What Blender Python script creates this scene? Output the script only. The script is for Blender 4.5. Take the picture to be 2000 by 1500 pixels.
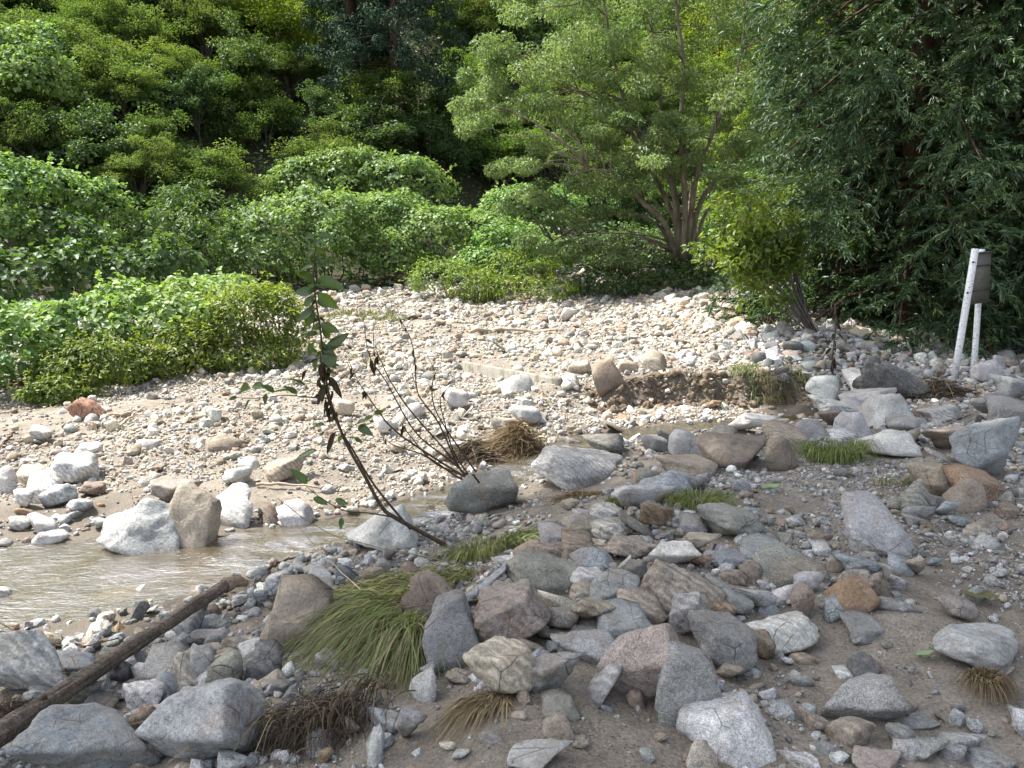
import bpy, math, random
import numpy as np
from mathutils import Vector, Matrix, Euler

for o in list(bpy.data.objects):
    bpy.data.objects.remove(o, do_unlink=True)
scene = bpy.context.scene
COL = scene.collection

# ------------------------------------------------------------------ camera
PITCH = math.radians(7.5)
CAMP = np.array([0.0, 0.0, 1.6])
FPX = 1500.0                                   # focal length in pixels of a 2000 px wide picture
cam_d = bpy.data.cameras.new('camera')
cam_d.sensor_width = 36.0
cam_d.lens = 36.0 * FPX / 2000.0
cam_d.clip_start = 0.05
cam_d.clip_end = 1000.0
cam = bpy.data.objects.new('camera', cam_d)
COL.objects.link(cam)
cam.location = CAMP
cam.rotation_euler = (math.pi / 2 - PITCH, 0, 0)
scene.camera = cam

# ------------------------------------------------------------------ sky and sun
SUN_DIR = np.array([-0.50, 0.16, 0.85]); SUN_DIR /= np.linalg.norm(SUN_DIR)
world = bpy.data.worlds.new('World')
scene.world = world
world.use_nodes = True
wn = world.node_tree.nodes; wl = world.node_tree.links
bg = wn['Background']
sky = wn.new('ShaderNodeTexSky')
sky.sky_type = 'NISHITA'
sky.sun_disc = False
sky.sun_elevation = math.asin(SUN_DIR[2])
sky.sun_rotation = math.atan2(SUN_DIR[0], SUN_DIR[1])
sky.dust_density = 3.0
desat = wn.new('ShaderNodeHueSaturation'); desat.inputs['Saturation'].default_value = 0.55      # sky desaturated so the shade comes out less blue
wl.new(sky.outputs['Color'], desat.inputs['Color']); wl.new(desat.outputs['Color'], bg.inputs['Color'])
bg.inputs['Strength'].default_value = 0.15

sun_d = bpy.data.lights.new('sun', 'SUN')
sun_d.energy = 4.3
sun_d.angle = math.radians(0.53)
sun_d.color = (1.0, 0.95, 0.87)
sun = bpy.data.objects.new('sun', sun_d)
COL.objects.link(sun)
sun.location = (-20, 8, 40)
sun.rotation_euler = Vector(SUN_DIR).to_track_quat('Z', 'Y').to_euler()

vs = scene.view_settings
vs.view_transform = 'Standard'
vs.look = 'None'
vs.gamma = 1.0
vs.use_curve_mapping = False
vs.exposure = 1.36
scene.cycles.max_bounces = 5
scene.cycles.diffuse_bounces = 3
scene.cycles.glossy_bounces = 2
scene.cycles.transmission_bounces = 3
scene.cycles.transparent_max_bounces = 4
scene.cycles.use_adaptive_sampling = True

# ------------------------------------------------------------------ helpers
CP, SP = math.cos(PITCH), math.sin(PITCH)

def ray(px, py):
    a = (px - 1000.0) / FPX; b = (750.0 - py) / FPX
    return np.array([a, CP + b * SP, -SP + b * CP])

def at(px, py, Y):
    d = ray(px, py)
    return CAMP + d * (Y / d[1])

def on_z(px, py, z):
    d = ray(px, py)
    return CAMP + d * ((z - CAMP[2]) / d[2])

def project(P):
    v = np.asarray(P) - CAMP
    dep = v[..., 1] * CP - v[..., 2] * SP
    up = v[..., 1] * SP + v[..., 2] * CP
    dep = np.where(np.abs(dep) < 1e-4, 1e-4, dep)
    return 1000 + v[..., 0] / dep * FPX, 750 - up / dep * FPX, dep

def smooth(a, b, x):
    t = np.clip((x - a) / (b - a), 0, 1)
    return t * t * (3 - 2 * t)

def _hash(ix, iy, iz, seed):
    n = (ix.astype(np.int64) * 374761393 + iy.astype(np.int64) * 668265263 + iz.astype(np.int64) * 2147483647 + seed * 1274126177) & 0xffffffff
    n = ((n ^ (n >> 13)) * 1274126177) & 0xffffffff
    n = ((n ^ (n >> 16)) * 2246822519) & 0xffffffff
    n = n ^ (n >> 15)
    return n.astype(np.float64) / 4294967295.0

def noise3(p, seed=0):
    """value noise in -1..1 for an (n,3) array"""
    f = np.floor(p); i = f.astype(np.int64); t = p - f
    t = t * t * t * (t * (t * 6 - 15) + 10)
    r = 0
    for dx in (0, 1):
        wx = t[:, 0] if dx else 1 - t[:, 0]
        for dy in (0, 1):
            wy = t[:, 1] if dy else 1 - t[:, 1]
            for dz in (0, 1):
                wz = t[:, 2] if dz else 1 - t[:, 2]
                r = r + wx * wy * wz * _hash(i[:, 0] + dx, i[:, 1] + dy, i[:, 2] + dz, seed)
    return r * 2 - 1

def fbm(p, octaves=4, seed=0, gain=0.5):
    a = 1.0; s = 0; q = p.copy()
    for k in range(octaves):
        s = s + a * noise3(q, seed + k * 17)
        q = q * 2.03 + 3.7; a *= gain
    return s

def fbm2(x, y, octaves=4, seed=0, gain=0.5):
    x = np.asarray(x, float).ravel(); y = np.asarray(y, float).ravel()
    return fbm(np.stack([x, y, np.zeros_like(x)], 1), octaves, seed, gain)

def unit(v):
    return v / np.maximum(np.linalg.norm(v, axis=-1, keepdims=True), 1e-9)

def mk(name, V, F, mat, parent=None, smooth_sh=True, tint=None, col=None):
    """one mesh object from vertex and face arrays (all faces with the same corner count, or a list of such arrays)"""
    V = np.asarray(V, dtype=np.float32)
    Fs = F if isinstance(F, list) else [F]
    Fs = [np.asarray(f, dtype=np.int32) for f in Fs if len(f)]
    loops = np.concatenate([f.ravel() for f in Fs])
    starts = []; off = 0
    for f in Fs:
        k = f.shape[1]
        starts.append(off + np.arange(len(f), dtype=np.int32) * k)
        off += f.size
    starts = np.concatenate(starts)
    me = bpy.data.meshes.new(name)
    me.vertices.add(len(V)); me.vertices.foreach_set('co', V.ravel())
    me.loops.add(len(loops)); me.loops.foreach_set('vertex_index', loops.astype(np.int32))
    me.polygons.add(len(starts)); me.polygons.foreach_set('loop_start', starts.astype(np.int32))
    me.update(calc_edges=True)
    if smooth_sh:
        me.polygons.foreach_set('use_smooth', np.ones(len(starts), dtype=bool))
    if tint is not None:
        a = me.attributes.new('tint', 'FLOAT', 'POINT')
        a.data.foreach_set('value', np.asarray(tint, dtype=np.float32).ravel())
    if col is not None:
        a = me.attributes.new('col', 'FLOAT_COLOR', 'POINT')
        c = np.ones((len(V), 4), dtype=np.float32); c[:, :3] = col
        a.data.foreach_set('color', c.ravel())
    if mat is not None:
        me.materials.append(mat)
    o = bpy.data.objects.new(name, me)
    COL.objects.link(o)
    if parent is not None:
        o.parent = parent
    return o

def tag(o, label=None, cat=None, group=None, kind=None):
    if label: o['label'] = label
    if cat: o['category'] = cat
    if group: o['group'] = group
    if kind: o['kind'] = kind
    return o

def thing(name, label, cat, loc=(0, 0, 0), rz=0.0, group=None):
    o = bpy.data.objects.new(name, None)
    COL.objects.link(o)
    o.empty_display_size = 0.1
    o.location = loc; o.rotation_euler = (0, 0, rz)
    return tag(o, label, cat, group)

def copy_tree(o, parent=None):
    c = o.copy(); COL.objects.link(c); c.parent = parent
    for ch in list(o.children):
        copy_tree(ch, c)
    return c

def tube(P, R, sides=6, cap=True):
    """tapered tube along a polyline"""
    P = np.asarray(P, float); n = len(P)
    R = np.broadcast_to(np.asarray(R, float), (n,))
    T = np.zeros_like(P); T[1:-1] = P[2:] - P[:-2]; T[0] = P[1] - P[0]; T[-1] = P[-1] - P[-2]
    T = unit(T)
    ref = np.array([0.0, 0, 1]) if abs(T[0][2]) < 0.9 else np.array([1.0, 0, 0])
    u = np.cross(T[0], ref); u /= np.linalg.norm(u)
    V = np.zeros((n, sides, 3)); ang = np.arange(sides) * 2 * math.pi / sides
    for i in range(n):
        u = u - T[i] * np.dot(u, T[i]); u /= max(np.linalg.norm(u), 1e-9)
        w = np.cross(T[i], u)
        V[i] = P[i] + R[i] * (np.cos(ang)[:, None] * u + np.sin(ang)[:, None] * w)
    idx = np.arange(n * sides).reshape(n, sides)
    a = idx[:-1]; b = np.roll(a, -1, 1); d = idx[1:]; c = np.roll(d, -1, 1)
    F = np.stack([a, b, c, d], -1).reshape(-1, 4)
    V = V.reshape(-1, 3)
    if cap:
        V = np.vstack([V, P[:1], P[-1:]])
        k = n * sides
        F2 = [[k, (j + 1) % sides, j, j] for j in range(0)]
        e0 = np.stack([np.full(sides, k), np.roll(idx[0], -1), idx[0]], 1)
        e1 = np.stack([np.full(sides, k + 1), idx[-1], np.roll(idx[-1], -1)], 1)
        return V, F, np.vstack([e0, e1])
    return V, F, np.zeros((0, 3), int)

def tubes_join(lst):
    Vs, Q, T = [], [], []; off = 0
    for (V, F, E) in lst:
        Vs.append(V); Q.append(F + off)
        if len(E): T.append(E + off)
        off += len(V)
    return np.vstack(Vs), [np.vstack(Q)] + ([np.vstack(T)] if T else [])

def curve_pts(P, n=10):
    """Catmull-Rom through the points"""
    P = np.asarray(P, float)
    if len(P) < 3:
        t = np.linspace(0, 1, n)[:, None]
        return P[0] * (1 - t) + P[-1] * t
    Q = np.vstack([2 * P[0] - P[1], P, 2 * P[-1] - P[-2]])
    out = []
    m = len(P) - 1
    ts = np.linspace(0, m, n)
    for t in ts:
        i = min(int(t), m - 1); f = t - i
        p0, p1, p2, p3 = Q[i], Q[i + 1], Q[i + 2], Q[i + 3]
        out.append(0.5 * ((2 * p1) + (-p0 + p2) * f + (2 * p0 - 5 * p1 + 4 * p2 - p3) * f * f + (-p0 + 3 * p1 - 3 * p2 + p3) * f ** 3))
    return np.array(out)

# ------------------------------------------------------------------ terrain
# stream course: (px, py, water level, half width in metres)
STREAM_PX = [(-420, 1150, -.56, 1.2), (-150, 1136, -.54, 1.28), (100, 1130, -.53, 1.32), (330, 1112, -.52, .98), (520, 1062, -.50, .62),
             (680, 1030, -.48, .52), (850, 985, -.455, .50), (960, 945, -.43, .48), (1060, 895, -.40, .50), (1180, 858, -.37, .50), (1330, 838, -.34, .46),
             (1480, 826, -.32, .40), (1570, 816, -.30, .34), (1660, 806, -.28, .2)]
SW = []
for (px, py, z, hw) in STREAM_PX:
    p = on_z(px, py, z); SW.append((p[0], p[1], z, hw))
SW = np.array(SW)
SWc = curve_pts(SW, 160)

CTRL = []
def cz(px, py, z):
    p = on_z(px, py, z); CTRL.append((p[0], p[1], z))
def cy(px, py, Y):
    p = at(px, py, Y); CTRL.append(tuple(p))
for c in [(1950, 1480, .0), (1500, 1480, .0), (1100, 1480, .0), (1000, 1400, .02), (700, 1490, -.12), (600, 1420, -.2), (300, 1480, -.3), (60, 1480, -.36),
          (0, 1350, -.44), (300, 1270, -.45), (150, 1260, -.5), (0, 1240, -.52), (250, 1222, -.51), (480, 1150, -.48), (650, 1085, -.45), (560, 1230, -.36), (480, 1320, -.36), (850, 1030, -.40), (1000, 985, -.38), (1080, 930, -.34),
          (1230, 885, -.28), (1400, 858, -.24), (1560, 835, -.2), (900, 1090, -.28), (800, 1150, -.24), (700, 1220, -.24), (1000, 1050, -.18), (1100, 980, -.18),
          (1250, 930, -.12), (1500, 875, -.1), (1650, 835, -.06), (1600, 1000, .0), (1800, 1000, .02), (1300, 1110, .10), (1180, 1060, .02), (1200, 1200, .10), (1420, 1160, .07), (1350, 1270, .05), (1100, 1250, .04), (1560, 1200, .02), (900, 1300, -.03), (1750, 870, .0), (1950, 800, .1), (1900, 742, .12), (1990, 900, .1),
          (1950, 1200, .03), (1500, 1250, .0),
          (0, 1000, -.47), (200, 1030, -.48), (460, 1020, -.46), (700, 980, -.44), (880, 925, -.40), (960, 890, -.38), (1060, 860, -.35), (1150, 835, -.32), (1300, 812, -.28), (1500, 795, -.24),
          (0, 900, -.38), (150, 930, -.40), (300, 880, -.30), (500, 910, -.34), (700, 880, -.28), (900, 850, -.25), (1000, 800, -.15), (1080, 760, .0),
          (1170, 800, -.26), (1300, 792, -.24), (1450, 786, -.2), (1560, 775, -.14),
          (1150, 745, .06), (1300, 737, .13), (1450, 735, .14), (1550, 722, .16), (1250, 700, .25), (1450, 690, .3), (1000, 720, .05), (850, 740, -.0),
          (0, 815, -.3), (200, 785, -.2), (400, 760, -.08), (560, 722, .06), (700, 700, .12), (620, 780, -.08), (300, 820, -.22)]:
    cz(*c)
for c in [(800, 650, 18), (1000, 600, 25), (1200, 592, 25), (1360, 562, 26), (1400, 640, 17.5), (1500, 655, 15.5), (940, 596, 26), (800, 572, 28), (720, 547, 31),
          (560, 545, 30), (480, 560, 26), (650, 640, 20), (1100, 650, 18.5), (1250, 620, 21), (900, 530, 34), (1330, 512, 27), (1140, 577, 26), (1240, 545, 28),
          (1560, 600, 19), (1600, 540, 24), (1650, 500, 30), (1600, 655, 14), (1750, 690, 14), (1900, 690, 15), (1750, 600, 20), (1950, 640, 18)]:
    cy(*c)
CTRL += [(-9, 12.5, -.2), (-12, 16, .3), (-7, 17, .5), (-16, 22, 1.6), (-9, 22, 1.0), (-20, 10, .2), (-14, 6, -.35), (-8, 4, -.5), (-12, 2, -.4),
         (-5, 1, -.42), (-4, -3, -.3), (0, 0, 0), (3, 0, .02), (0, -6, 0), (6, -6, .1), (-10, -8, -.2), (8, 3, .1), (12, 8, .3), (14, 2, .3), (20, 12, .7), (12, 14, .3), (18, 22, 1.4),
         (30, 30, 2.5), (10, 38, 2.6), (0, 40, 3.0), (-12, 32, 2.5), (-30, 28, 3.0), (-50, 20, 3), (50, 20, 3), (50, 60, 6), (0, 70, 6), (-50, 60, 6), (-60, -20, 0), (60, -20, 1.5), (0, -30, 0.3), (-80, 110, 9), (80, 110, 9), (0, 110, 9)]
CTRL = np.array(CTRL)

def _kern(r):
    return np.sqrt(r * r + 0.12 ** 2)

_n = len(CTRL)
_d = np.linalg.norm(CTRL[:, None, :2] - CTRL[None, :, :2], axis=-1)
_A = np.zeros((_n + 3, _n + 3))
_A[:_n, :_n] = _kern(_d) - np.eye(_n) * 0.02
_A[:_n, _n] = 1; _A[:_n, _n + 1:] = CTRL[:, :2]
_A[_n, :_n] = 1; _A[_n + 1:, :_n] = CTRL[:, :2].T
_w = np.linalg.solve(_A, np.concatenate([CTRL[:, 2], np.zeros(3)]))

def stream_dist(x, y):
    """distance to the stream axis, half width and level at the nearest axis point"""
    best = np.full(x.shape, 1e9); hw = np.zeros(x.shape); lv = np.zeros(x.shape)
    for i in range(0, len(SWc), 2):
        d = np.hypot(x - SWc[i, 0], y - SWc[i, 1])
        m = d < best
        best[m] = d[m]; hw[m] = SWc[i, 3]; lv[m] = SWc[i, 2]
    return best, hw, lv

def terr(x, y, fine=True):
    x = np.asarray(x, float); y = np.asarray(y, float)
    shp = np.broadcast(x, y).shape
    x = np.broadcast_to(x, shp).ravel().copy(); y = np.broadcast_to(y, shp).ravel().copy()
    z = np.full(x.shape, _w[_n]) + _w[_n + 1] * x + _w[_n + 2] * y
    for i in range(_n):
        z += _w[i] * _kern(np.hypot(x - CTRL[i, 0], y - CTRL[i, 1]))
    # the valley side that closes the view
    y0 = np.where(x < -4, 36 + 0.85 * (x + 4), 36 + 0.12 * (x + 4)); y0 = np.maximum(y0, 17)
    y0 = y0 + 2.0 * np.sin(x * 0.21) + 1.2 * np.sin(x * 0.47 + 1)
    e = y - y0
    z += 0.60 * (np.sqrt(np.maximum(e, 0) ** 2 + 9) - 3) * (e > 0)
    # right-hand valley side
    z += 0.5 * np.maximum(x - 24, 0)
    if fine:
        near = smooth(60, 20, y)
        z += near * 0.05 * fbm2(x * 0.9, y * 0.9, 3, 5) + near * 0.022 * fbm2(x * 4.1, y * 4.1, 3, 9)
        m = (y > -2) & (y < 16) & (x > -14) & (x < 9)
        if m.any():
            xs = x[m]; ys = y[m]
            d, hw, lv = stream_dist(xs, ys)
            inside = smooth(1.15, 0.6, d / hw)
            zc = z[m]
            bed = lv - 0.10 + 0.03 * fbm2(xs * 3, ys * 3, 3, 21)
            zc = zc * (1 - inside) + np.minimum(zc, bed) * inside
            edge = smooth(2.2, 1.1, d / hw) * (1 - inside)
            zc = np.where(edge > 0, np.maximum(zc, lv + 0.01 + 0.02 * (d / hw - 1)), zc)
            # steep cut earth bank behind the stream
            yf = np.interp(xs, [1.3, 2.34, 3.4, 4.32], [11.31, 11.54, 11.5, 11.43]) + .16 * fbm2(xs * 2.0, xs * 0 + 3, 4, 51); zf = np.interp(xs, [1.3, 2.34, 4.32], [-.27, -.25, -.14])
            zt = np.interp(xs, [1.2, 1.6, 2.43, 3.5, 4.5], [.02, .17, .26, .29, .26]) + .03 * fbm2(xs * 3, ys * 1.5, 3, 52)
            tt = (ys - yf) / .75
            wx = smooth(1.15, 1.6, xs) * smooth(4.75, 4.35, xs) * ((tt > -.1) & (tt < 1.0))
            prof = zf + (zt - zf) * (smooth(.0, .36, tt) * .85 + .15 * smooth(.26, 1.0, tt))
            prof = prof + .035 * fbm2(xs * 5, ys * 9, 4, 33, .65) * smooth(-.05, .08, tt) * smooth(.75, .3, tt)
            zc = zc * (1 - wx) + prof * wx
            z[m] = zc
    return z.reshape(shp)

def terr1(x, y, fine=True):
    return float(terr(np.array([x]), np.array([y]), fine)[0])

_T = np.concatenate([np.arange(1.5, 14, .04), np.arange(14, 34, .15), np.arange(34, 120, .8)])
def hit(px, py, off=0.0, ymin=0.0):
    """first point along the pixel ray that is not higher than off above the ground"""
    d = ray(px, py); P = CAMP + d[None, :] * (_T[:, None] / d[1])
    g = terr(P[:, 0], P[:, 1]) + off
    below = np.nonzero((P[:, 2] <= g) & (P[:, 1] >= ymin))[0]
    if len(below) == 0:
        return P[-1]
    i = below[0]
    if i == 0:
        return P[0]
    a = P[i - 1, 2] - g[i - 1]; b = g[i] - P[i, 2]
    if a < 0: return P[i]
    f = a / max(a + b, 1e-9)
    return P[i - 1] * (1 - f) + P[i] * f

# ------------------------------------------------------------------ materials
def new_mat(name):
    m = bpy.data.materials.new(name); m.use_nodes = True
    nt = m.node_tree; nt.nodes.clear()
    out = nt.nodes.new('ShaderNodeOutputMaterial')
    return m, nt, out

class N:
    """small node-graph helper"""
    def __init__(s, nt): s.nt = nt
    def node(s, t, **kw):
        n = s.nt.nodes.new(t)
        for k, v in kw.items(): setattr(n, k, v)
        return n
    def link(s, a, b): s.nt.links.new(a, b)
    def setin(s, n, key, v):
        if hasattr(v, 'bl_rna') and hasattr(v, 'is_output'): s.link(v, n.inputs[key])
        else: n.inputs[key].default_value = v
    def pos(s, scale=1.0):
        g = s.node('ShaderNodeNewGeometry'); 
        if scale == 1.0: return g.outputs['Position']
        m = s.node('ShaderNodeVectorMath', operation='SCALE'); s.link(g.outputs['Position'], m.inputs[0]); m.inputs['Scale'].default_value = scale
        return m.outputs[0]
    def noise(s, vec, scale, detail=4, rough=0.55, dist=0.0):
        n = s.node('ShaderNodeTexNoise'); s.link(vec, n.inputs['Vector'])
        n.inputs['Scale'].default_value = scale; n.inputs['Detail'].default_value = detail
        n.inputs['Roughness'].default_value = rough; n.inputs['Distortion'].default_value = dist
        return n.outputs['Fac']
    def voronoi(s, vec, scale, feature='F1', out='Distance'):
        n = s.node('ShaderNodeTexVoronoi', feature=feature); s.link(vec, n.inputs['Vector']); n.inputs['Scale'].default_value = scale
        return n.outputs[out]
    def ramp(s, fac, stops):
        n = s.node('ShaderNodeValToRGB'); s.link(fac, n.inputs[0])
        e = n.color_ramp.elements
        while len(e) < len(stops): e.new(0.5)
        for k, (p, c) in enumerate(stops):
            e[k].position = p
            e[k].color = (c, c, c, 1) if not hasattr(c, '__len__') else (*c[:3], 1)
        return n.outputs['Color']
    def mix(s, fac, a, b, mode='MIX'):
        n = s.node('ShaderNodeMix', data_type='RGBA', blend_type=mode)
        s.setin(n, 0, fac)
        for k, v in ((6, a), (7, b)):
            if hasattr(v, 'is_output'): s.link(v, n.inputs[k])
            else: n.inputs[k].default_value = (*v[:3], 1) if hasattr(v, '__len__') else (v, v, v, 1)
        return n.outputs[2]
    def math(s, op, a, b=0.0, clamp=False):
        n = s.node('ShaderNodeMath', operation=op, use_clamp=clamp)
        s.setin(n, 0, a); s.setin(n, 1, b)
        return n.outputs[0]
    def attr(s, name, kind='GEOMETRY', out='Fac'):
        n = s.node('ShaderNodeAttribute', attribute_type=kind, attribute_name=name)
        return n.outputs[out]
    def bump(s, h, strength, dist):
        n = s.node('ShaderNodeBump'); s.link(h, n.inputs['Height']); n.inputs['Strength'].default_value = strength; n.inputs['Distance'].default_value = dist
        return n.outputs['Normal']
    def pbr(s, col, rough, normal=None, spec=0.3):
        n = s.node('ShaderNodeBsdfPrincipled')
        s.setin(n, 'Base Color', col if hasattr(col, 'is_output') else (*col[:3], 1)); s.setin(n, 'Roughness', rough)
        n.inputs['Specular IOR Level'].default_value = spec
        if normal is not None: s.link(normal, n.inputs['Normal'])
        return n.outputs[0]

def rock_material(name, inst):
    m, nt, out = new_mat(name); g = N(nt)
    oi = g.node('ShaderNodeObjectInfo')
    rnd = oi.outputs['Random']
    if inst:
        base = g.attr('tint', 'INSTANCER', 'Color')
    else:
        base = oi.outputs['Color']
    p = g.pos()
    off = g.node('ShaderNodeCombineXYZ')
    g.link(g.math('MULTIPLY', rnd, 53.0), off.inputs[0]); g.link(g.math('MULTIPLY', rnd, 91.0), off.inputs[1])
    add = g.node('ShaderNodeVectorMath', operation='ADD'); g.link(p, add.inputs[0]); g.link(off.outputs[0], add.inputs[1]); v = add.outputs[0]
    big = g.noise(v, 5.0, 4, 0.6, 0.4)
    c = g.mix(1.0, base, g.ramp(big, [(.3, .66), (.5, .95), (.72, 1.22)]), 'MULTIPLY')
    # rusty / sandy staining
    st = g.noise(v, 3.2, 5, 0.65, 0.8)
    stf = g.math('MULTIPLY', g.ramp(st, [(.52, 0.0), (.70, 1.0)]), g.math('MULTIPLY', g.math('FRACT', g.math('MULTIPLY', rnd, 7.3)), .5))
    c = g.mix(stf, c, (.27, .165, .085))
    # crystals
    sp = g.noise(v, 190.0, 2, 0.6)
    spm = g.math('ADD', .25, g.math('MULTIPLY', g.math('FRACT', g.math('MULTIPLY', rnd, 13.7)), .75))
    c = g.mix(spm, c, g.mix(1.0, c, g.ramp(sp, [(.34, .50), (.47, 1.0), (.62, 1.38)]), 'MULTIPLY'))
    # foliation bands on some stones
    wv_ = g.node('ShaderNodeTexWave', wave_type='BANDS', bands_direction='DIAGONAL'); g.link(v, wv_.inputs['Vector']); wv_.inputs['Scale'].default_value = 9.0; wv_.inputs['Distortion'].default_value = 7.0; wv_.inputs['Detail'].default_value = 3.0; wv_.inputs['Detail Scale'].default_value = 1.6
    bm_ = g.ramp(g.math('FRACT', g.math('MULTIPLY', rnd, 5.1)), [(.45, 0.0), (.75, .55)])
    c = g.mix(bm_, c, g.mix(1.0, c, g.ramp(wv_.outputs['Fac'], [(.2, .62), (.6, 1.05), (.9, 1.3)]), 'MULTIPLY'))
    sp2 = g.noise(v, 60.0, 3, 0.7)
    c = g.mix(1.0, c, g.ramp(sp2, [(.32, .70), (.55, 1.06), (.72, 1.22)]), 'MULTIPLY')
    # pale veins / foliation
    ve = g.noise(v, 7.0, 3, 0.5, 2.2)
    vf = g.ramp(ve, [(.485, 0), (.50, 1), (.515, 0)])
    c = g.mix(g.math('MULTIPLY', vf, g.math('MULTIPLY', g.math('FRACT', g.math('MULTIPLY', rnd, 3.7)), .55)), c, (.55, .54, .51))
    # dark cracks
    ck = g.voronoi(v, 6.5, 'DISTANCE_TO_EDGE')
    ckd = g.noise(v, 4.0, 2)
    cf = g.math('MULTIPLY', g.ramp(ck, [(0.0, 1.0), (.018, 0.0)]), g.ramp(ckd, [(.52, 0.0), (.62, .75)]))
    c = g.mix(cf, c, (.06, .055, .05))
    # silt settled on the upper faces
    gn = g.node('ShaderNodeNewGeometry'); sx = g.node('ShaderNodeSeparateXYZ'); g.link(gn.outputs['Normal'], sx.inputs[0])
    sil = g.math('MULTIPLY', g.ramp(sx.outputs[2], [(.55, 0.0), (.95, 1.0)]), g.ramp(g.noise(v, 8.0, 4, .7), [(.48, 0.0), (.66, .6)]))
    c = g.mix(sil, c, (.27, .23, .18))
    h = g.math('ADD', g.math('MULTIPLY', g.noise(v, 26.0, 6, 0.68), 1.0), g.math('MULTIPLY', sp, .18))
    h = g.math('SUBTRACT', h, g.math('MULTIPLY', cf, .5))
    nrm = g.bump(h, 0.75, 0.020)
    g.link(g.pbr(c, .82, nrm, .28), out.inputs[0])
    return m

MAT_ROCK = rock_material('granite_stone', False)

def gravel_material():
    m, nt, out = new_mat('gravel_stone'); g = N(nt)
    base = g.attr('tint', 'INSTANCER', 'Color')
    p = g.pos()
    a = g.noise(p, 38.0, 3, .65)
    c = g.mix(1.0, base, g.ramp(a, [(.3, .66), (.5, 1.0), (.7, 1.25)]), 'MULTIPLY')
    sp = g.noise(p, 190.0, 1, .6)
    c = g.mix(1.0, c, g.ramp(sp, [(.34, .6), (.48, 1.0), (.64, 1.28)]), 'MULTIPLY')
    g.link(g.pbr(c, .85, g.bump(a, .6, .012), .25), out.inputs[0])
    return m
MAT_GRAVEL = gravel_material()

def ground_material():
    m, nt, out = new_mat('silt_and_gravel_ground'); g = N(nt)
    p = g.pos()
    a = g.noise(p, .9, 5, .6); b = g.noise(p, 9.0, 5, .65); f = g.noise(p, 75.0, 3, .7)
    sand = g.ramp(a, [(.3, (.180, .155, .125)), (.5, (.240, .208, .168)), (.7, (.295, .262, .217))])
    sand = g.mix(1.0, sand, g.ramp(b, [(.3, .68), (.55, 1.0), (.75, 1.22)]), 'MULTIPLY')
    sand = g.mix(1.0, sand, g.ramp(f, [(.3, .62), (.5, 1.0), (.7, 1.32)]), 'MULTIPLY')
    # grains too small to model
    vc = g.node('ShaderNodeTexVoronoi'); g.link(p, vc.inputs['Vector']); vc.inputs['Scale'].default_value = 65.0
    gr = g.ramp(vc.outputs['Color'], [(.2, (.10, .09, .08)), (.45, (.26, .23, .2)), (.62, (.36, .33, .30)), (.8, (.24, .19, .14))])
    gm = g.math('MULTIPLY', g.ramp(vc.outputs['Distance'], [(.30, 1.0), (.42, 0.0)]), g.ramp(g.noise(p, 2.3, 3), [(.35, .25), (.62, .85)]))
    c = g.mix(gm, sand, gr)
    # dark wet silt at the water, humus on the wooded slope
    c = g.mix(g.attr('wet'), c, (.085, .068, .048))
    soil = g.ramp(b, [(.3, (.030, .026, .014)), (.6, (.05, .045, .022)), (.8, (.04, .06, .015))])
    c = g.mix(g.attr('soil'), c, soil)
    h = g.math('ADD', g.math('MULTIPLY', g.noise(p, 30, 6, .7), 1.0), g.math('MULTIPLY', gm, .35))
    nrm = g.bump(h, .8, .02)
    rough = g.math('SUBTRACT', .92, g.math('MULTIPLY', g.attr('wet'), .45))
    g.link(g.pbr(c, rough, nrm, .3), out.inputs[0])
    return m
MAT_GROUND = ground_material()

def water_material():
    m, nt, out = new_mat('shallow_stream_water'); g = N(nt)
    p = g.pos()
    mp = g.node('ShaderNodeMapping'); g.link(p, mp.inputs['Vector']); mp.inputs['Scale'].default_value = (1.0, 2.2, 1.0); mp.inputs['Rotation'].default_value = (0, 0, -.25)
    w1 = g.noise(mp.outputs[0], 6.0, 5, .6, .6); w2 = g.noise(mp.outputs[0], 22.0, 3, .6)
    nrm = g.bump(g.math('ADD', w1, g.math('MULTIPLY', w2, .4)),   .55, .02)
    tr = g.node('ShaderNodeBsdfTransparent'); tr.inputs['Color'].default_value = (.58, .50, .31, 1)
    mud = g.node('ShaderNodeBsdfDiffuse'); mud.inputs['Color'].default_value = (.18, .148, .09, 1); g.link(nrm, mud.inputs['Normal'])
    body = g.node('ShaderNodeMixShader'); body.inputs[0].default_value = .38; g.link(tr.outputs[0], body.inputs[1]); g.link(mud.outputs[0], body.inputs[2])
    gl = g.node('ShaderNodeBsdfGlossy'); gl.inputs['Roughness'].default_value = .10; gl.inputs['Color'].default_value = (1, 1, 1, 1); g.link(nrm, gl.inputs['Normal'])
    fr = g.node('ShaderNodeFresnel'); fr.inputs['IOR'].default_value = 1.34; g.link(nrm, fr.inputs['Normal'])
    s1 = g.node('ShaderNodeMixShader'); g.link(g.math('MULTIPLY', fr.outputs[0], .42), s1.inputs[0]); g.link(body.outputs[0], s1.inputs[1]); g.link(gl.outputs[0], s1.inputs[2])
    foam = g.node('ShaderNodeBsdfDiffuse'); foam.inputs['Color'].default_value = (.72, .75, .76, 1)
    ff = g.math('MULTIPLY', g.ramp(g.noise(mp.outputs[0], 17.0, 6, .75, 1.0), [(.56, 0.0), (.68, 1.0)]), g.attr('foam'))
    s2 = g.node('ShaderNodeMixShader'); g.link(ff, s2.inputs[0]); g.link(s1.outputs[0], s2.inputs[1]); g.link(foam.outputs[0], s2.inputs[2])
    g.link(s2.outputs[0], out.inputs[0])
    return m
MAT_WATER = water_material()

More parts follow.
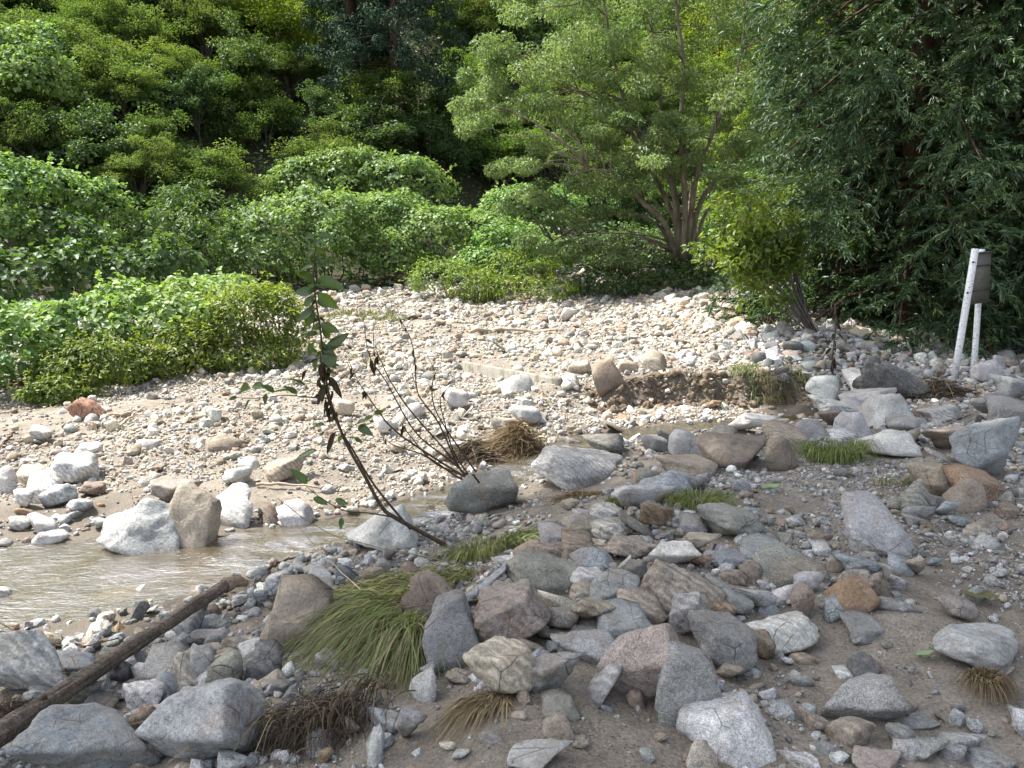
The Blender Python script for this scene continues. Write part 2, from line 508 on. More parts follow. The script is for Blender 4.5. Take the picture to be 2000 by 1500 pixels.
def leaf_material(name, stops, trans=.35, rough=.45, gloss=.06, objvar=.25, tcol=None):
    """stops: colour ramp over the per-leaf tint value"""
    m, nt, out = new_mat(name); g = N(nt)
    t = g.attr('tint')
    c = g.ramp(t, stops)
    oi = g.node('ShaderNodeObjectInfo')
    hsv = g.node('ShaderNodeHueSaturation'); g.link(c, hsv.inputs['Color'])
    r = oi.outputs['Random']
    g.link(g.math('ADD', 1 - objvar / 2, g.math('MULTIPLY', r, objvar)), hsv.inputs['Value'])
    g.link(g.math('ADD', .5 - .012, g.math('MULTIPLY', g.math('FRACT', g.math('MULTIPLY', r, 9.1)), .024)), hsv.inputs['Hue'])
    c = hsv.outputs[0]
    d = g.node('ShaderNodeBsdfDiffuse'); g.link(c, d.inputs['Color'])
    tl = g.node('ShaderNodeBsdfTranslucent'); g.link(g.mix(1.0, c, tcol or (1.25, 1.35, .55), 'MULTIPLY'), tl.inputs['Color'])
    s = g.node('ShaderNodeMixShader'); s.inputs[0].default_value = trans; g.link(d.outputs[0], s.inputs[1]); g.link(tl.outputs[0], s.inputs[2])
    gl = g.node('ShaderNodeBsdfGlossy'); gl.inputs['Roughness'].default_value = rough; gl.inputs['Color'].default_value = (.8, .9, .85, 1)
    s2 = g.node('ShaderNodeMixShader'); s2.inputs[0].default_value = gloss; g.link(s.outputs[0], s2.inputs[1]); g.link(gl.outputs[0], s2.inputs[2])
    g.link(s2.outputs[0], out.inputs[0])
    return m

def bark_material(name, c1, c2, scale=18.0, stretch=.18):
    m, nt, out = new_mat(name); g = N(nt)
    tc = g.node('ShaderNodeNewGeometry')
    mp = g.node('ShaderNodeMapping'); g.link(tc.outputs['Position'], mp.inputs['Vector']); mp.inputs['Scale'].default_value = (1, 1, stretch)
    a = g.noise(mp.outputs[0], scale, 6, .7, .5)
    c = g.ramp(a, [(.32, c1), (.68, c2)])
    b = g.noise(tc.outputs['Position'], 2.5, 3)
    c = g.mix(1.0, c, g.ramp(b, [(.3, .75), (.7, 1.2)]), 'MULTIPLY')
    g.link(g.pbr(c, .88, g.bump(a, .8, .02), .2), out.inputs[0])
    return m

def plain_material(name, c1, c2, scale=12.0, rough=.8, bump=.3, spec=.3):
    m, nt, out = new_mat(name); g = N(nt)
    p = g.pos(); a = g.noise(p, scale, 6, .65)
    c = g.ramp(a, [(.3, c1), (.7, c2)])
    g.link(g.pbr(c, rough, g.bump(a, bump, .01), spec), out.inputs[0])
    return m

def tint_material(name, stops, rough=.8, spec=.2):
    m, nt, out = new_mat(name); g = N(nt)
    c = g.ramp(g.attr('tint'), stops)
    g.link(g.pbr(c, rough, None, spec), out.inputs[0])
    return m

# ------------------------------------------------------------------ ground sheet
def steps(segs):
    out = []
    for a, b, s in segs:
        out.append(np.arange(a, b, s))
    return np.concatenate(out)
gx = steps([(-150, -40, 5), (-40, -16, .8), (-16, -8, .16), (-8, 8, .06), (8, 16, .16), (16, 40, .8), (40, 151, 5)])
gy = steps([(-60, -12, 4), (-12, 1.6, .4), (1.6, 9, .05), (9, 14, .06), (14, 30, .2), (30, 60, .8), (60, 151, 3)])
GX, GY = np.meshgrid(gx, gy)
GZ = terr(GX, GY)
V = np.stack([GX.ravel(), GY.ravel(), GZ.ravel()], 1)
nx, ny = len(gx), len(gy)
idx = np.arange(nx * ny).reshape(ny, nx)
F = np.stack([idx[:-1, :-1], idx[:-1, 1:], idx[1:, 1:], idx[1:, :-1]], -1).reshape(-1, 4)
ground = mk('ground', V, F, MAT_GROUND)
tag(ground, 'tan silt and gravel ground of the washed out valley floor', None, None, 'structure')
d_, hw_, lv_ = stream_dist(V[:, 0], V[:, 1])
wet = smooth(1.9, .9, d_ / np.maximum(hw_, .05)) * .7
yfg = np.interp(V[:, 0], [1.3, 2.34, 3.4, 4.32], [11.31, 11.54, 11.5, 11.43])
wet = np.maximum(wet, .62 * smooth(1.0, 1.5, V[:, 0]) * smooth(5.0, 4.5, V[:, 0]) * smooth(-.2, 0, V[:, 1] - yfg) * smooth(.6, .25, V[:, 1] - yfg))
a = ground.data.attributes.new('wet', 'FLOAT', 'POINT'); a.data.foreach_set('value', wet.astype(np.float32))
pxg, pyg, dg = project(V)
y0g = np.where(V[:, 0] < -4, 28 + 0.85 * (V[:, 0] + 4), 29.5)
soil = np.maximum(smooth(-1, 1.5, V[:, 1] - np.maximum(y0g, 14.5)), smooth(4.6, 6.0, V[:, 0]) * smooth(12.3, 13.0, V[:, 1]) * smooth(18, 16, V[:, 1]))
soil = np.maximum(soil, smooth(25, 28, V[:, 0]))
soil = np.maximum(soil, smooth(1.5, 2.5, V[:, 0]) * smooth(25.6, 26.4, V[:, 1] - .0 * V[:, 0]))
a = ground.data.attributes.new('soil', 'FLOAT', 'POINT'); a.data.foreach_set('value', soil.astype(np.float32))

# ------------------------------------------------------------------ stream water
NW = 26
wv = []; wfoam = []
dense = curve_pts(SW, 420)
tan = np.gradient(dense[:, :2], axis=0); tan = unit(tan)
nor = np.stack([-tan[:, 1], tan[:, 0]], 1)
us = np.linspace(-1.45, 1.45, NW)
for k in range(len(dense)):
    for u in us:
        q = dense[k, :2] + nor[k] * u * dense[k, 3]
        wv.append((q[0], q[1], dense[k, 2]))
wv = np.array(wv)
rip = .010 * fbm2(wv[:, 0] * 3.5, wv[:, 1] * 7, 3, 77)
wpx, wpy, _ = project(wv)
fo = np.zeros(len(wv))
for (fx, fy, rx, ry, s) in [(560, 1070, 60, 18, .7), (1040, 925, 40, 24, 1.2), (870, 1002, 50, 14, 1.1), (660, 1035, 50, 14, .4), (440, 1090, 50, 12, .6), (30, 1075, 80, 16, .6), (1330, 835, 60, 12, .5), (230, 1140, 60, 10, .35), (40, 1060, 50, 10, .8)]:
    fo = np.maximum(fo, s * np.exp(-((wpx - fx) / rx) ** 2 - ((wpy - fy) / ry) ** 2))
wv[:, 2] += rip * (1 + 1.5 * fo)
idx = np.arange(len(wv)).reshape(len(dense), NW)
F = np.stack([idx[:-1, :-1], idx[:-1, 1:], idx[1:, 1:], idx[1:, :-1]], -1).reshape(-1, 4)
water = mk('stream_water', wv, F, MAT_WATER)
a = water.data.attributes.new('foam', 'FLOAT', 'POINT'); a.data.foreach_set('value', fo.astype(np.float32))
tag(water, 'shallow muddy stream running between the gravel banks', None, None, 'structure')

# ================================================================== stones
import bmesh
def ico(sub):
    bm = bmesh.new(); bmesh.ops.create_icosphere(bm, subdivisions=sub, radius=1.0)
    V = np.array([v.co[:] for v in bm.verts]); F = np.array([[v.index for v in f.verts] for f in bm.faces]); bm.free()
    return V, F
ICO = {k: ico(k) for k in (2, 3, 4, 5)}

def rock_shape(seed, kind, sub):
    """a faceted, weathered stone inside the box -1..1; kinds: r rounded, a angular, s slab, p pointed, u upright block"""
    rng = np.random.default_rng(seed)
    D, F = ICO[sub]
    npl = {'r': 13, 'a': 8, 's': 11, 'p': 8, 'u': 9}[kind]
    nrm = unit(rng.normal(size=(npl, 3)))
    h = rng.uniform(.86, 1.08, npl) if kind == 'r' else rng.uniform(.72, 1.05, npl)
    ex = {'r': 15, 'a': 30, 's': 24, 'p': 30, 'u': 26}[kind]
    extra = []
    if kind == 's':
        extra = [((.12, .05, 1), .55), ((-.1, 0, -1), .55)]
    if kind == 'p':
        extra = [((.9, .1, .55), .55), ((-.75, -.2, .6), .55), ((.1, -.8, .55), .6), ((0, .8, .5), .6), ((0, 0, -1), .5)]
    if kind == 'u':
        extra = [((1, .1, .15), .7), ((-1, .15, .1), .7), ((.1, -1, .15), .7), ((.05, 1, .1), .7), ((.35, -.1, 1), .8)]
    if kind == 'a':
        extra = [((0.25, -.2, 1), .62), ((.3, -1, .1), .66), ((-1, -.4, .2), .72)]
    for n_, h_ in extra:
        n_ = np.array(n_, float) + rng.normal(size=3) * .16
        nrm = np.vstack([nrm, n_ / np.linalg.norm(n_)]); h = np.append(h, h_ * rng.uniform(.92, 1.1))
    dots = np.maximum(D @ nrm.T, 0) / h[None, :]
    r = np.power(np.sum(dots ** ex, axis=1), -1.0 / ex)
    V = D * r[:, None]
    o = rng.uniform(-50, 50, 3)
    k = {'r': .05, 'a': .075, 's': .06, 'p': .065, 'u': .06}[kind]
    V = V * (1 + k * 1.5 * fbm(D * 1.6 + o, 2, seed)[:, None])
    rid = 1 - np.abs(fbm(V * 2.4 + o, 3, seed + 5))
    V = V * (1 + k * .55 * (rid - .6)[:, None])
    if sub >= 3: V = V * (1 + k * .42 * fbm(V * 7 + o, 3, seed + 9)[:, None])
    lo, hi = V.min(0), V.max(0)
    return (V - (lo + hi) / 2) / ((hi - lo) / 2), F

def make_mesh(name, V, F, mat):
    o = mk(name, V, F, mat); me = o.data
    COL.objects.unlink(o); bpy.data.objects.remove(o)
    return me
KINDS = 'raspu'
PROTO = {}
def proto(kind, var, sub):
    key = (kind, var, sub)
    if key not in PROTO:
        V, F = rock_shape(1000 + 97 * KINDS.index(kind) + 13 * var, kind, sub)
        PROTO[key] = make_mesh('stone', V, F, MAT_ROCK)
    return PROTO[key]

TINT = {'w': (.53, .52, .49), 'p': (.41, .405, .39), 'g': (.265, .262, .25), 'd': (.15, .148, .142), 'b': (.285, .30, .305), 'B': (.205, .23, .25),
        't': (.315, .27, .215), 'n': (.22, .178, .14), 'o': (.28, .195, .125), 'k': (.31, .268, .238), 'v': (.25, .245, .205), 'c': (.47, .42, .335)}
WORD = {'w': 'whitish', 'p': 'pale grey', 'g': 'grey', 'd': 'dark grey', 'b': 'blue-grey', 'B': 'slate blue', 't': 'tan', 'n': 'brown', 'o': 'rusty orange',
        'k': 'pinkish', 'v': 'olive grey', 'c': 'cream'}

# (centre x, centre y, width, height in photo pixels, colour, shape, roll in degrees, short name, label)
HERO = [
 (276, 1042, 136, 112, 'b', 'p', -8, 'the big pale boulder in the stream', 'big pale sloping boulder standing at the far edge of the stream, left'),
 (384, 1016, 72, 108, 't', 'u', -10, 'the tan and rust slab', 'upright tan slab with rusty stain leaning against the big pale boulder'),
 (345, 966, 88, 62, 'k', 'a', 0, 'the pink rock', 'pinkish rock behind the rust stained upright slab by the stream'),
 (445, 997, 86, 64, 'w', 'r', 8, 'the white topped rock', 'rounded rock with sunlit white top right of the rust stained slab'),
 (143, 921, 82, 58, 'p', 'a', 0, 'the angular pale block', 'angular pale block perched on the heap of white stones, far left'),
 (82, 957, 60, 54, 'w', 'a', 0, 'the white heap stone', 'white stone propping up the angular pale block at the far left'),
 (752, 1033, 126, 88, 'w', 'p', -14, 'the pale boulder behind the sapling', 'large pale boulder half across the stream behind the sapling stem'),
 (938, 962, 104, 82, 'g', 'r', -10, 'the round grey stream boulder', 'rounded grey boulder damming the stream under the bare twigs'),
 (1127, 914, 142, 66, 'p', 's', -4, 'the flat topped boulder', 'big flat topped grey boulder with mossy shaded front beside the stream'),
 (1447, 890, 124, 62, 'n', 's', -5, 'the flat brown boulder', 'long flat brown boulder on the sand left of the grass tuft'),
 (1527, 894, 48, 58, 'n', 'u', 4, 'the upright brown stone', 'upright dark brown stone at the right end of the flat brown boulder'),
 (1928, 884, 100, 98, 'b', 'a', 10, 'the blue cracked boulder', 'large cracked blue-grey boulder near the right edge'),
 (1730, 868, 88, 46, 'w', 'p', 0, 'the white triangular rock', 'white triangular rock on the sand right of the grass tuft'),
 (1737, 810, 106, 64, 'p', 'p', 0, 'the long pale boulder', 'long pale peaked boulder in the rock pile left of the sign'),
 (1604, 767, 48, 52, 'w', 'u', 0, 'the white block', 'white upright block at the right end of the cut earth bank'),
 (1720, 1028, 124, 100, 'p', 'r', -14, 'the lone pale boulder', 'lone pale boulder half buried in the sand flat, right'),
 (1905, 949, 88, 64, 'o', 'a', 0, 'the orange block', 'orange tan block below the blue cracked boulder'),
 (1883, 972, 58, 60, 't', 'p', 0, 'the tan peaked rock', 'tan peaked rock in front of the orange block'),
 (1420, 1021, 100, 58, 'v', 'a', -6, 'the angular olive rock', 'angular olive grey rock at the right end of the heap below the small grass'),
 (1280, 1006, 62, 38, 'o', 's', -12, 'the rusty slab', 'rusty orange slab lying across stones in the middle heap'),
 (1253, 1028, 68, 54, 'v', 'r', 0, 'the round olive rock', 'rounded olive grey rock just below the rusty slab'),
 (1306, 1081, 84, 46, 'w', 'r', 0, 'the white loaf shaped rock', 'white loaf shaped rock in the middle of the stone heap'),
 (1325, 1146, 130, 98, 't', 'p', 10, 'the big tan wedge', 'big tan brown wedge shaped boulder in the centre of the stone heap'),
 (1070, 1125, 142, 68, 'v', 's', -8, 'the long olive rock', 'long olive tan rock at the left of the stone heap'),
 (1251, 1301, 138, 140, 'k', 'r', 8, 'the large pink brown boulder', 'large pinkish brown boulder at the lower front of the stone heap'),
 (1343, 1358, 98, 132, 'g', 'u', -8, 'the pointed grey rock', 'pointed speckled grey rock standing right of the large pinkish boulder'),
 (1432, 1430, 150, 90, 'w', 's', 8, 'the white slab', 'wide white slab lying on the sand at the bottom edge'),
 (1404, 1260, 112, 92, 'g', 'a', -12, 'the rugged grey rock', 'rugged grey rock with hollows right of the large pinkish boulder top'),
 (1078, 1319, 92, 86, 'g', 'r', -10, 'the squarish grey rock', 'squarish grey rock left front of the stone heap'),
 (1174, 1326, 112, 92, 'p', 'r', 12, 'the rounded pale rock', 'rounded pale grey rock between squarish grey rock and pinkish boulder'),
 (977, 1314, 112, 96, 'c', 'a', 0, 'the cream block', 'blocky cream stone above the dry grass tuft'),
 (998, 1214, 130, 114, 'k', 'a', 0, 'the brown pink boulder', 'big brownish pink boulder right of the tall grey upright stone'),
 (892, 1250, 90, 128, 'g', 'u', 8, 'the tall grey stone', 'tall grey upright stone right of the green grass clump'),
 (853, 1180, 112, 70, 'n', 'r', -18, 'the long brown rock', 'long brownish grey rock above the green grass clump'),
 (934, 1148, 78, 78, 'b', 'r', 0, 'the split blue-grey rock', 'blue-grey rock with a split above the tall grey stone'),
 (590, 1214, 116, 112, 't', 'a', -8, 'the tan grey block', 'big tan grey block left of the green grass clump'),
 (385, 1418, 182, 156, 'p', 'r', 0, 'the large round grey boulder', 'large smooth grey boulder at the bottom left, right of its bluish neighbour'),
 (190, 1450, 196, 132, 'b', 'r', 0, 'the bluish corner boulder', 'large bluish boulder with sand in a hollow at the bottom left'),
 (283, 1370, 70, 60, 'w', 'a', 10, 'the white angular stone', 'white angular stone behind the two large bottom left boulders'),
 (362, 1311, 64, 60, 'c', 'p', 10, 'the cream wedge', 'cream wedge shaped stone right of the log among dark stones'),
 (50, 1310, 140, 100, 'p', 's', -22, 'the big slab behind the log', 'big pale slanted slab behind the log at the left edge'),
 (140, 1300, 76, 50, 'b', 'r', 0, 'the smooth stone behind the log', 'smooth blue-grey stone tucked behind the middle of the log'),
 (1525, 1236, 110, 58, 'w', 's', 6, 'the white blue slab', 'white blue slab with dark underside right of the rugged grey rock'),
 (1680, 1372, 122, 96, 'g', 'r', 0, 'the embedded speckled rock', 'speckled grey rock sunk flat into the sand, lower right'),
 (1912, 1262, 140, 66, 'p', 's', 0, 'the embedded pale slab', 'pale slab sunk into the sand near the right edge'),
 (1658, 1167, 84, 64, 'o', 'p', 8, 'the rusty wedge', 'rusty orange wedge at the right border of the stone heap'),
 (1680, 1108, 74, 48, 'B', 'a', 6, 'the slate blue block', 'slate blue block lying above the rusty wedge'),
 (1545, 1115, 122, 70, 'v', 'r', -4, 'the big rounded olive rock', 'big rounded olive grey rock in the right half of the stone heap'),
 (213, 1163, 100, 44, 'p', 'r', -4, 'the mid stream stone', 'pale wet stone rising out of the water in mid stream, left'),
 (1188, 737, 48, 54, 'n', 'u', 8, 'the brown bank stone', 'upright brown stone on the far gravel bank left of the earth cut'),
 (1002, 752, 60, 34, 'p', 'r', 0, 'the pale far bank stone', 'pale rounded stone in front of the concrete kerb on the far bank'),
 (1740, 752, 100, 62, 'd', 'r', 0, 'the boulder darkened for shadow', 'grey boulder coloured darker for the shadow below the cedar branches'),  # dark tint carries the cedar shadow; the stone itself is grey
]
# further stones: centre x, centre y, width, height, colour, shape
MORE = '''
117 972 52 42 b a;49 976 36 36 w r;62 930 48 34 c r;12 940 32 48 w a;180 957 42 28 n a;79 1031 52 42 p r;100 1050 52 24 p s;42 1025 42 26 g r;268 1102 44 26 v p;6 1168 28 36 p r;285 1193 38 22 g r
325 1160 36 16 g s;465 932 46 32 w r;45 1000 36 20 o r;157 990 40 26 p r;200 1026 36 26 w a;148 1005 28 18 b r;1217 1215 94 54 b r;1055 1477 108 48 p r;1086 1425 64 50 t p;1092 1385 64 44 v a;1481 1264 48 54 n r
1450 1277 38 25 p p;1426 1318 44 38 t r;1375 1485 56 64 c p;1177 1382 38 24 g r;1242 1368 34 34 n r;1150 1275 104 52 g s;1100 1260 44 38 v p;1036 1271 46 38 n a;1140 1239 68 30 d s;1072 1239 44 24 t r
1096 1213 52 44 g a;1158 1198 78 52 t r;1688 1225 70 40 g a;1688 1299 64 46 d p;1660 1430 74 50 t r;1591 1414 44 42 k a;1550 1483 76 36 p s;1715 1487 84 38 k r;1808 1470 66 50 g r;1926 1485 78 40 g a
1876 1445 62 34 g s;1757 1442 46 40 g a;1647 1316 32 22 w a;1525 1388 40 24 b a;1760 1380 44 34 t r;1862 1472 44 30 g r;1868 1410 28 40 p a;1955 1317 46 24 t s;1783 1410 66 26 g s
1690 1046 54 38 g r;1788 971 60 58 v p;1828 943 84 64 t r;1825 985 34 32 d a;1850 996 36 32 b r;1785 1020 36 26 g r;1793 1003 44 30 g s;1748 987 29 32 v r;1871 1021 37 24 b a;1910 1033 44 32 t p;1924 1060 36 30 p r
1968 999 36 30 n a;1660 1138 62 52 t r;1647 1190 58 38 b s;1701 1145 40 44 n r;1739 1121 36 34 g a;1757 1107 40 32 b a;1787 1110 36 36 t r;1755 1142 34 34 p r;1531 1161 40 36 w r;1578 1142 46 40 p a;1563 1177 42 54 n u
1632 1106 36 38 t r;1601 1073 36 28 w a;1753 1183 54 28 g s;1868 1190 58 38 k a;1826 1100 24 20 B a;1608 1050 36 18 n s;1868 902 92 48 p r;1846 862 74 48 t r;1768 856 58 40 t r;1640 802 96 42 p a
1694 786 86 44 p r;1687 750 64 44 w a;1642 782 30 32 t r;1618 821 40 34 n a;1668 835 68 48 p p;1588 842 72 38 g p;1643 854 46 28 p r;1815 807 46 26 n r;1834 809 70 28 p s;1928 793 72 46 g r;1975 761 60 42 b a
1972 803 74 46 g a;1926 727 40 38 p u;1781 829 70 32 g r;1538 862 80 60 t a;1340 876 54 56 p u;1337 912 100 48 t r;1303 948 74 46 b p;1256 968 92 44 p s;1342 945 52 42 g a;1373 946 30 36 g a;1271 933 46 32 v r
1448 949 28 28 b u;1470 830 76 40 w a;1522 830 36 24 c r;1416 852 52 32 d a;1198 1039 72 46 g r;1352 1027 46 36 g a;1320 1012 32 26 p a;1228 1074 76 46 t r;1365 1066 70 48 t a;1159 1100 72 42 b r;1151 1134 62 40 p a
1200 1153 80 54 g a;1210 1105 38 36 p r;1243 1120 40 44 d a;1089 1176 74 52 c r;1140 1157 44 34 t a;1086 1050 62 44 g a;1132 1034 62 44 t a;1130 1070 58 48 n a;1090 1080 76 36 n s;1182 999 50 28 p r
1136 1009 34 22 p r;1032 1071 50 34 n r;1250 1186 82 48 t r;1345 1205 64 74 g a;1408 1152 50 40 g r;1463 1162 86 48 p r;1432 1178 58 44 g a;1405 1196 48 42 o r;1483 1082 78 50 b r;1422 1095 54 34 b a;1372 1099 38 28 o r
1430 1128 44 24 n s;1467 1122 40 40 n r;692 1127 54 40 B r;624 1152 52 40 g r;543 1146 40 44 p a;990 1103 48 34 w a;984 1160 36 44 t u;630 1125 56 32 p r;532 1005 38 44 n r;576 1006 56 42 p r;512 1166 32 30 b r
580 1162 40 24 g r;658 1164 44 24 g s;750 1109 26 30 b u;828 1342 52 54 p r;747 1406 76 44 b s;709 1398 34 32 g a;803 1423 50 64 g a;522 1298 62 56 d a;687 1421 32 32 t r;840 1308 36 32 p a;900 1323 46 24 t r
901 1476 34 26 p a;878 1460 36 24 c r;728 1465 38 76 p s;324 1342 60 52 b p;443 1311 50 60 v u;400 1249 72 40 g r;286 1416 48 58 n r;133 1412 62 46 b r;62 1462 54 46 v r;104 1336 58 40 p r;197 1380 60 34 d r
165 1358 64 50 v r;228 1318 46 44 d r;280 1288 44 48 g r;307 1265 38 34 g r;325 1305 84 56 g r;368 1220 50 54 g r;410 1220 40 26 b a;420 1272 30 26 t r;447 1280 44 22 t s;488 1307 38 34 b r;488 1345 34 28 B r
393 1300 44 64 p a;451 1355 42 34 d r;485 1369 44 28 g s;120 1385 44 34 n r;193 1231 40 28 p a;208 1210 32 26 c a;337 1249 44 24 v r;356 1267 32 26 d r;457 1400 44 38 g r;12 1467 30 28 p r
888 783 44 38 p a;990 840 50 40 v a;1205 834 66 32 t r;1278 872 46 34 g a;1297 856 38 34 d r;1178 870 64 34 d s;1117 871 30 32 d r;1026 814 50 34 p r;1025 790 26 26 w a;748 834 32 32 w r;893 878 34 30 w a
775 876 32 20 t r;907 810 30 28 p r;802 803 42 28 p r;668 800 40 32 c r;978 678 38 26 b r;1095 622 18 20 o r;1113 618 32 26 w a;1131 718 38 28 c r;1277 707 40 34 t r;1227 716 34 26 c r;1114 744 30 26 w a
89 850 50 32 p r;173 880 44 26 w r;420 815 24 32 w a;290 870 40 22 p s;440 870 54 30 t s;560 915 68 46 t r;485 908 36 24 p r;1396 792 24 18 o a;640 1106 30 22 g r;730 1122 34 24 n r;765 1085 32 34 g a;590 1110 34 22 p r
560 1190 34 24 g a;640 1290 40 30 g a;560 1345 46 34 d r;610 1390 40 30 g r;660 1360 36 26 v r;1010 1400 34 24 t r;960 1440 40 26 g r;1130 1450 34 22 t r;1560 1330 40 26 g s;1480 1340 34 22 t r;1570 1290 44 26 t s
1610 1470 40 28 g r;1640 1480 36 24 d a;1460 1480 34 28 n r;1700 1090 30 22 g r;1500 1040 28 18 g r;1560 1020 30 20 p r;1620 990 26 16 g r;1950 1120 30 20 p r;1990 1400 34 30 g a;1840 1340 30 18 g s
'''
def rock_place(cx, cy_, w, h, sink=.14):
    """where a stone with this picture box rests on the ground, and its size"""
    d = ray(cx, cy_); P = CAMP + d[None, :] * (_T[:, None] / d[1])
    dist = np.linalg.norm(P - CAMP, axis=1)
    W = w / FPX * dist * CP_eff(d)
    Happ = h / FPX * dist * CP_eff(d)
    el = math.atan2(-d[2], math.hypot(d[0], d[1]))
    Dp = W * .8
    Hz = np.maximum((Happ - .45 * Dp * math.sin(el)) / math.cos(el), .42 * Happ)
    g = terr(P[:, 0], P[:, 1])
    ok = np.nonzero(P[:, 2] - Hz * (.5 - sink) <= g)[0]
    i = ok[0] if len(ok) else len(P) - 1
    return P[i], W[i], Dp[i], Hz[i]
def CP_eff(d):
    return 1.0 / np.linalg.norm(d) 

rngR = random.Random(5)
STONES = []
def add_stone(cx, cy_, w, h, colr, kind, roll, name, label, big):
    rngR = random.Random(cx * 7919 + cy_)
    if kind == 'r' and not big and rngR.random() < .55: kind = 'a'
    P, W, Dp, Hz = rock_place(cx, cy_, w, h, .07 if h > 30 else .12)
    k = 1.2 if w < 40 else 1.3
    sub = 5 if w > 118 else (4 if w > 60 else 3)
    me = proto(kind, rngR.randrange(6), sub)
    o = bpy.data.objects.new(name, me); COL.objects.link(o)
    rz = rngR.choice([0, 1]) * math.pi + rngR.uniform(-.35, .35) if kind in 'rs' else rngR.uniform(-.4, .4)
    c, s = abs(math.cos(rz)), abs(math.sin(rz))
    o.scale = (W * k / 2 * rngR.choice([1, 1, -1]), Dp * k / 2, Hz * k * 1.08 / 2)
    o.rotation_euler = (rngR.uniform(-.12, .12), math.radians(-roll) + (rngR.uniform(-.1, .1) if not roll else 0), rz if kind in 'rs' else rngR.uniform(-.3, .3))
    if kind in 'rs' and abs(rz) > 2: o.rotation_euler[1] *= -1
    o.location = P
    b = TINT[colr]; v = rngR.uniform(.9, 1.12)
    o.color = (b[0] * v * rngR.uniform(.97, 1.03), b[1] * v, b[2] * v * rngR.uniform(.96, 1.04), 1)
    STONES.append((cx, cy_, w, h, P, max(W, Dp) / 2))
    tag(o, label, 'rock', 'stones and boulders on the stream banks')
    return o

for (cx, cy_, w, h, colr, kind, roll, short, label) in HERO:
    add_stone(cx, cy_, w, h, colr, kind, roll, 'boulder', label, True)

used = set(x[8] for x in HERO)
def short_rel(cx, cy_, hx, hy, hw, hh):
    dx = (cx - hx) / (hw + 20); dy = (cy_ - hy) / (hh + 20)
    if abs(dx) > abs(dy) * 1.15:
        return 'left of' if dx < 0 else 'right of'
    return 'behind' if dy < 0 else 'in front of'
mlist = []
for line in MORE.strip().splitlines():
    for it in line.split(';'):
        a = it.split()
        if len(a) == 6: mlist.append((int(a[0]), int(a[1]), int(a[2]), int(a[3]), a[4], a[5]))
mlist = mlist[:300 - len(HERO)]
SH = {'r': 'rounded', 'a': 'angular', 's': 'flat', 'p': 'pointed', 'u': 'upright'}
for (cx, cy_, w, h, colr, kind) in mlist:
    hs = sorted(HERO, key=lambda q: math.hypot(q[0] - cx, (q[1] - cy_) * 1.3))
    size = 'small' if w < 40 else ('medium' if w < 66 else 'large')
    cands = []
    near = {'left of': 'just left of', 'right of': 'just right of', 'behind': 'just behind', 'in front of': 'just in front of'}
    for q in hs[:3]:
        r = short_rel(cx, cy_, q[0], q[1], q[2], q[3])
        gap = math.hypot(q[0] - cx, q[1] - cy_) - (q[2] + w) / 2
        rr = near[r] if gap < 45 else r
        cands.append(f'{WORD[colr]} stone {rr} {q[7]}')
        cands.append(f'{size} {WORD[colr]} stone {rr} {q[7]}')
        cands.append(f'{size} {SH[kind]} {WORD[colr]} stone {rr} {q[7]}')
    a_, b_ = hs[0], hs[1]
    cands.append(f'{WORD[colr]} {SH[kind]} stone {short_rel(cx, cy_, *a_[:4])} {a_[7]}, {short_rel(cx, cy_, *b_[:4])} {b_[7][4:]}')
    cands.append(f'{size} {WORD[colr]} stone {short_rel(cx, cy_, *a_[:4])} {a_[7]} and {short_rel(cx, cy_, *hs[2][:4])} {hs[2][7][4:]}')
    lab = None
    for c in cands:
        if c not in used and len(c.split()) <= 16: lab = c; break
    if lab is None:
        lab = cands[2]
        for extra in ('farther', 'nearer', 'lower', 'tiny'):
            if f'{extra} {lab}' not in used: lab = f'{extra} {lab}'; break
    used.add(lab)
    add_stone(cx, cy_, w, h, colr, kind, 0, 'stone', lab, False)

# ------------------------------------------------------------------ loose gravel (uncountable)
GRAVEL_COL = bpy.data.collections.new('gravel_shapes')
for k in range(14):
    kind = 'aauasapsrapara'[k]
    V, F = rock_shape(3000 + 31 * k, kind, 2)
    me = make_mesh('gravel_shape', V, F, MAT_GRAVEL)
    me.polygons.foreach_set('use_smooth', np.array([k % 4 == 0] * len(me.polygons)))
    GRAVEL_COL.objects.link(bpy.data.objects.new(f'gravel_shape_{k:02d}', me))

def gravel_group():
    ng = bpy.data.node_groups.new('scatter_gravel', 'GeometryNodeTree')
    ng.interface.new_socket('Geometry', in_out='INPUT', socket_type='NodeSocketGeometry')
    ng.interface.new_socket('Geometry', in_out='OUTPUT', socket_type='NodeSocketGeometry')
    n = ng.nodes; l = ng.links
    gi = n.new('NodeGroupInput'); go = n.new('NodeGroupOutput')
    ci = n.new('GeometryNodeCollectionInfo'); ci.inputs['Collection'].default_value = GRAVEL_COL
    ci.inputs['Separate Children'].default_value = True; ci.inputs['Reset Children'].default_value = True
    iop = n.new('GeometryNodeInstanceOnPoints'); iop.inputs['Pick Instance'].default_value = True
    def named(nm, ty):
        q = n.new('GeometryNodeInputNamedAttribute'); q.data_type = ty; q.inputs['Name'].default_value = nm
        return q.outputs['Attribute']
    l.new(gi.outputs[0], iop.inputs['Points']); l.new(ci.outputs[0], iop.inputs['Instance'])
    l.new(named('idx', 'INT'), iop.inputs['Instance Index'])
    e = n.new('FunctionNodeEulerToRotation'); l.new(named('rot', 'FLOAT_VECTOR'), e.inputs[0]); l.new(e.outputs[0], iop.inputs['Rotation'])
    l.new(named('scl', 'FLOAT_VECTOR'), iop.inputs['Scale'])
    l.new(iop.outputs[0], go.inputs[0])
    return ng
GRAVEL_NG = gravel_group()

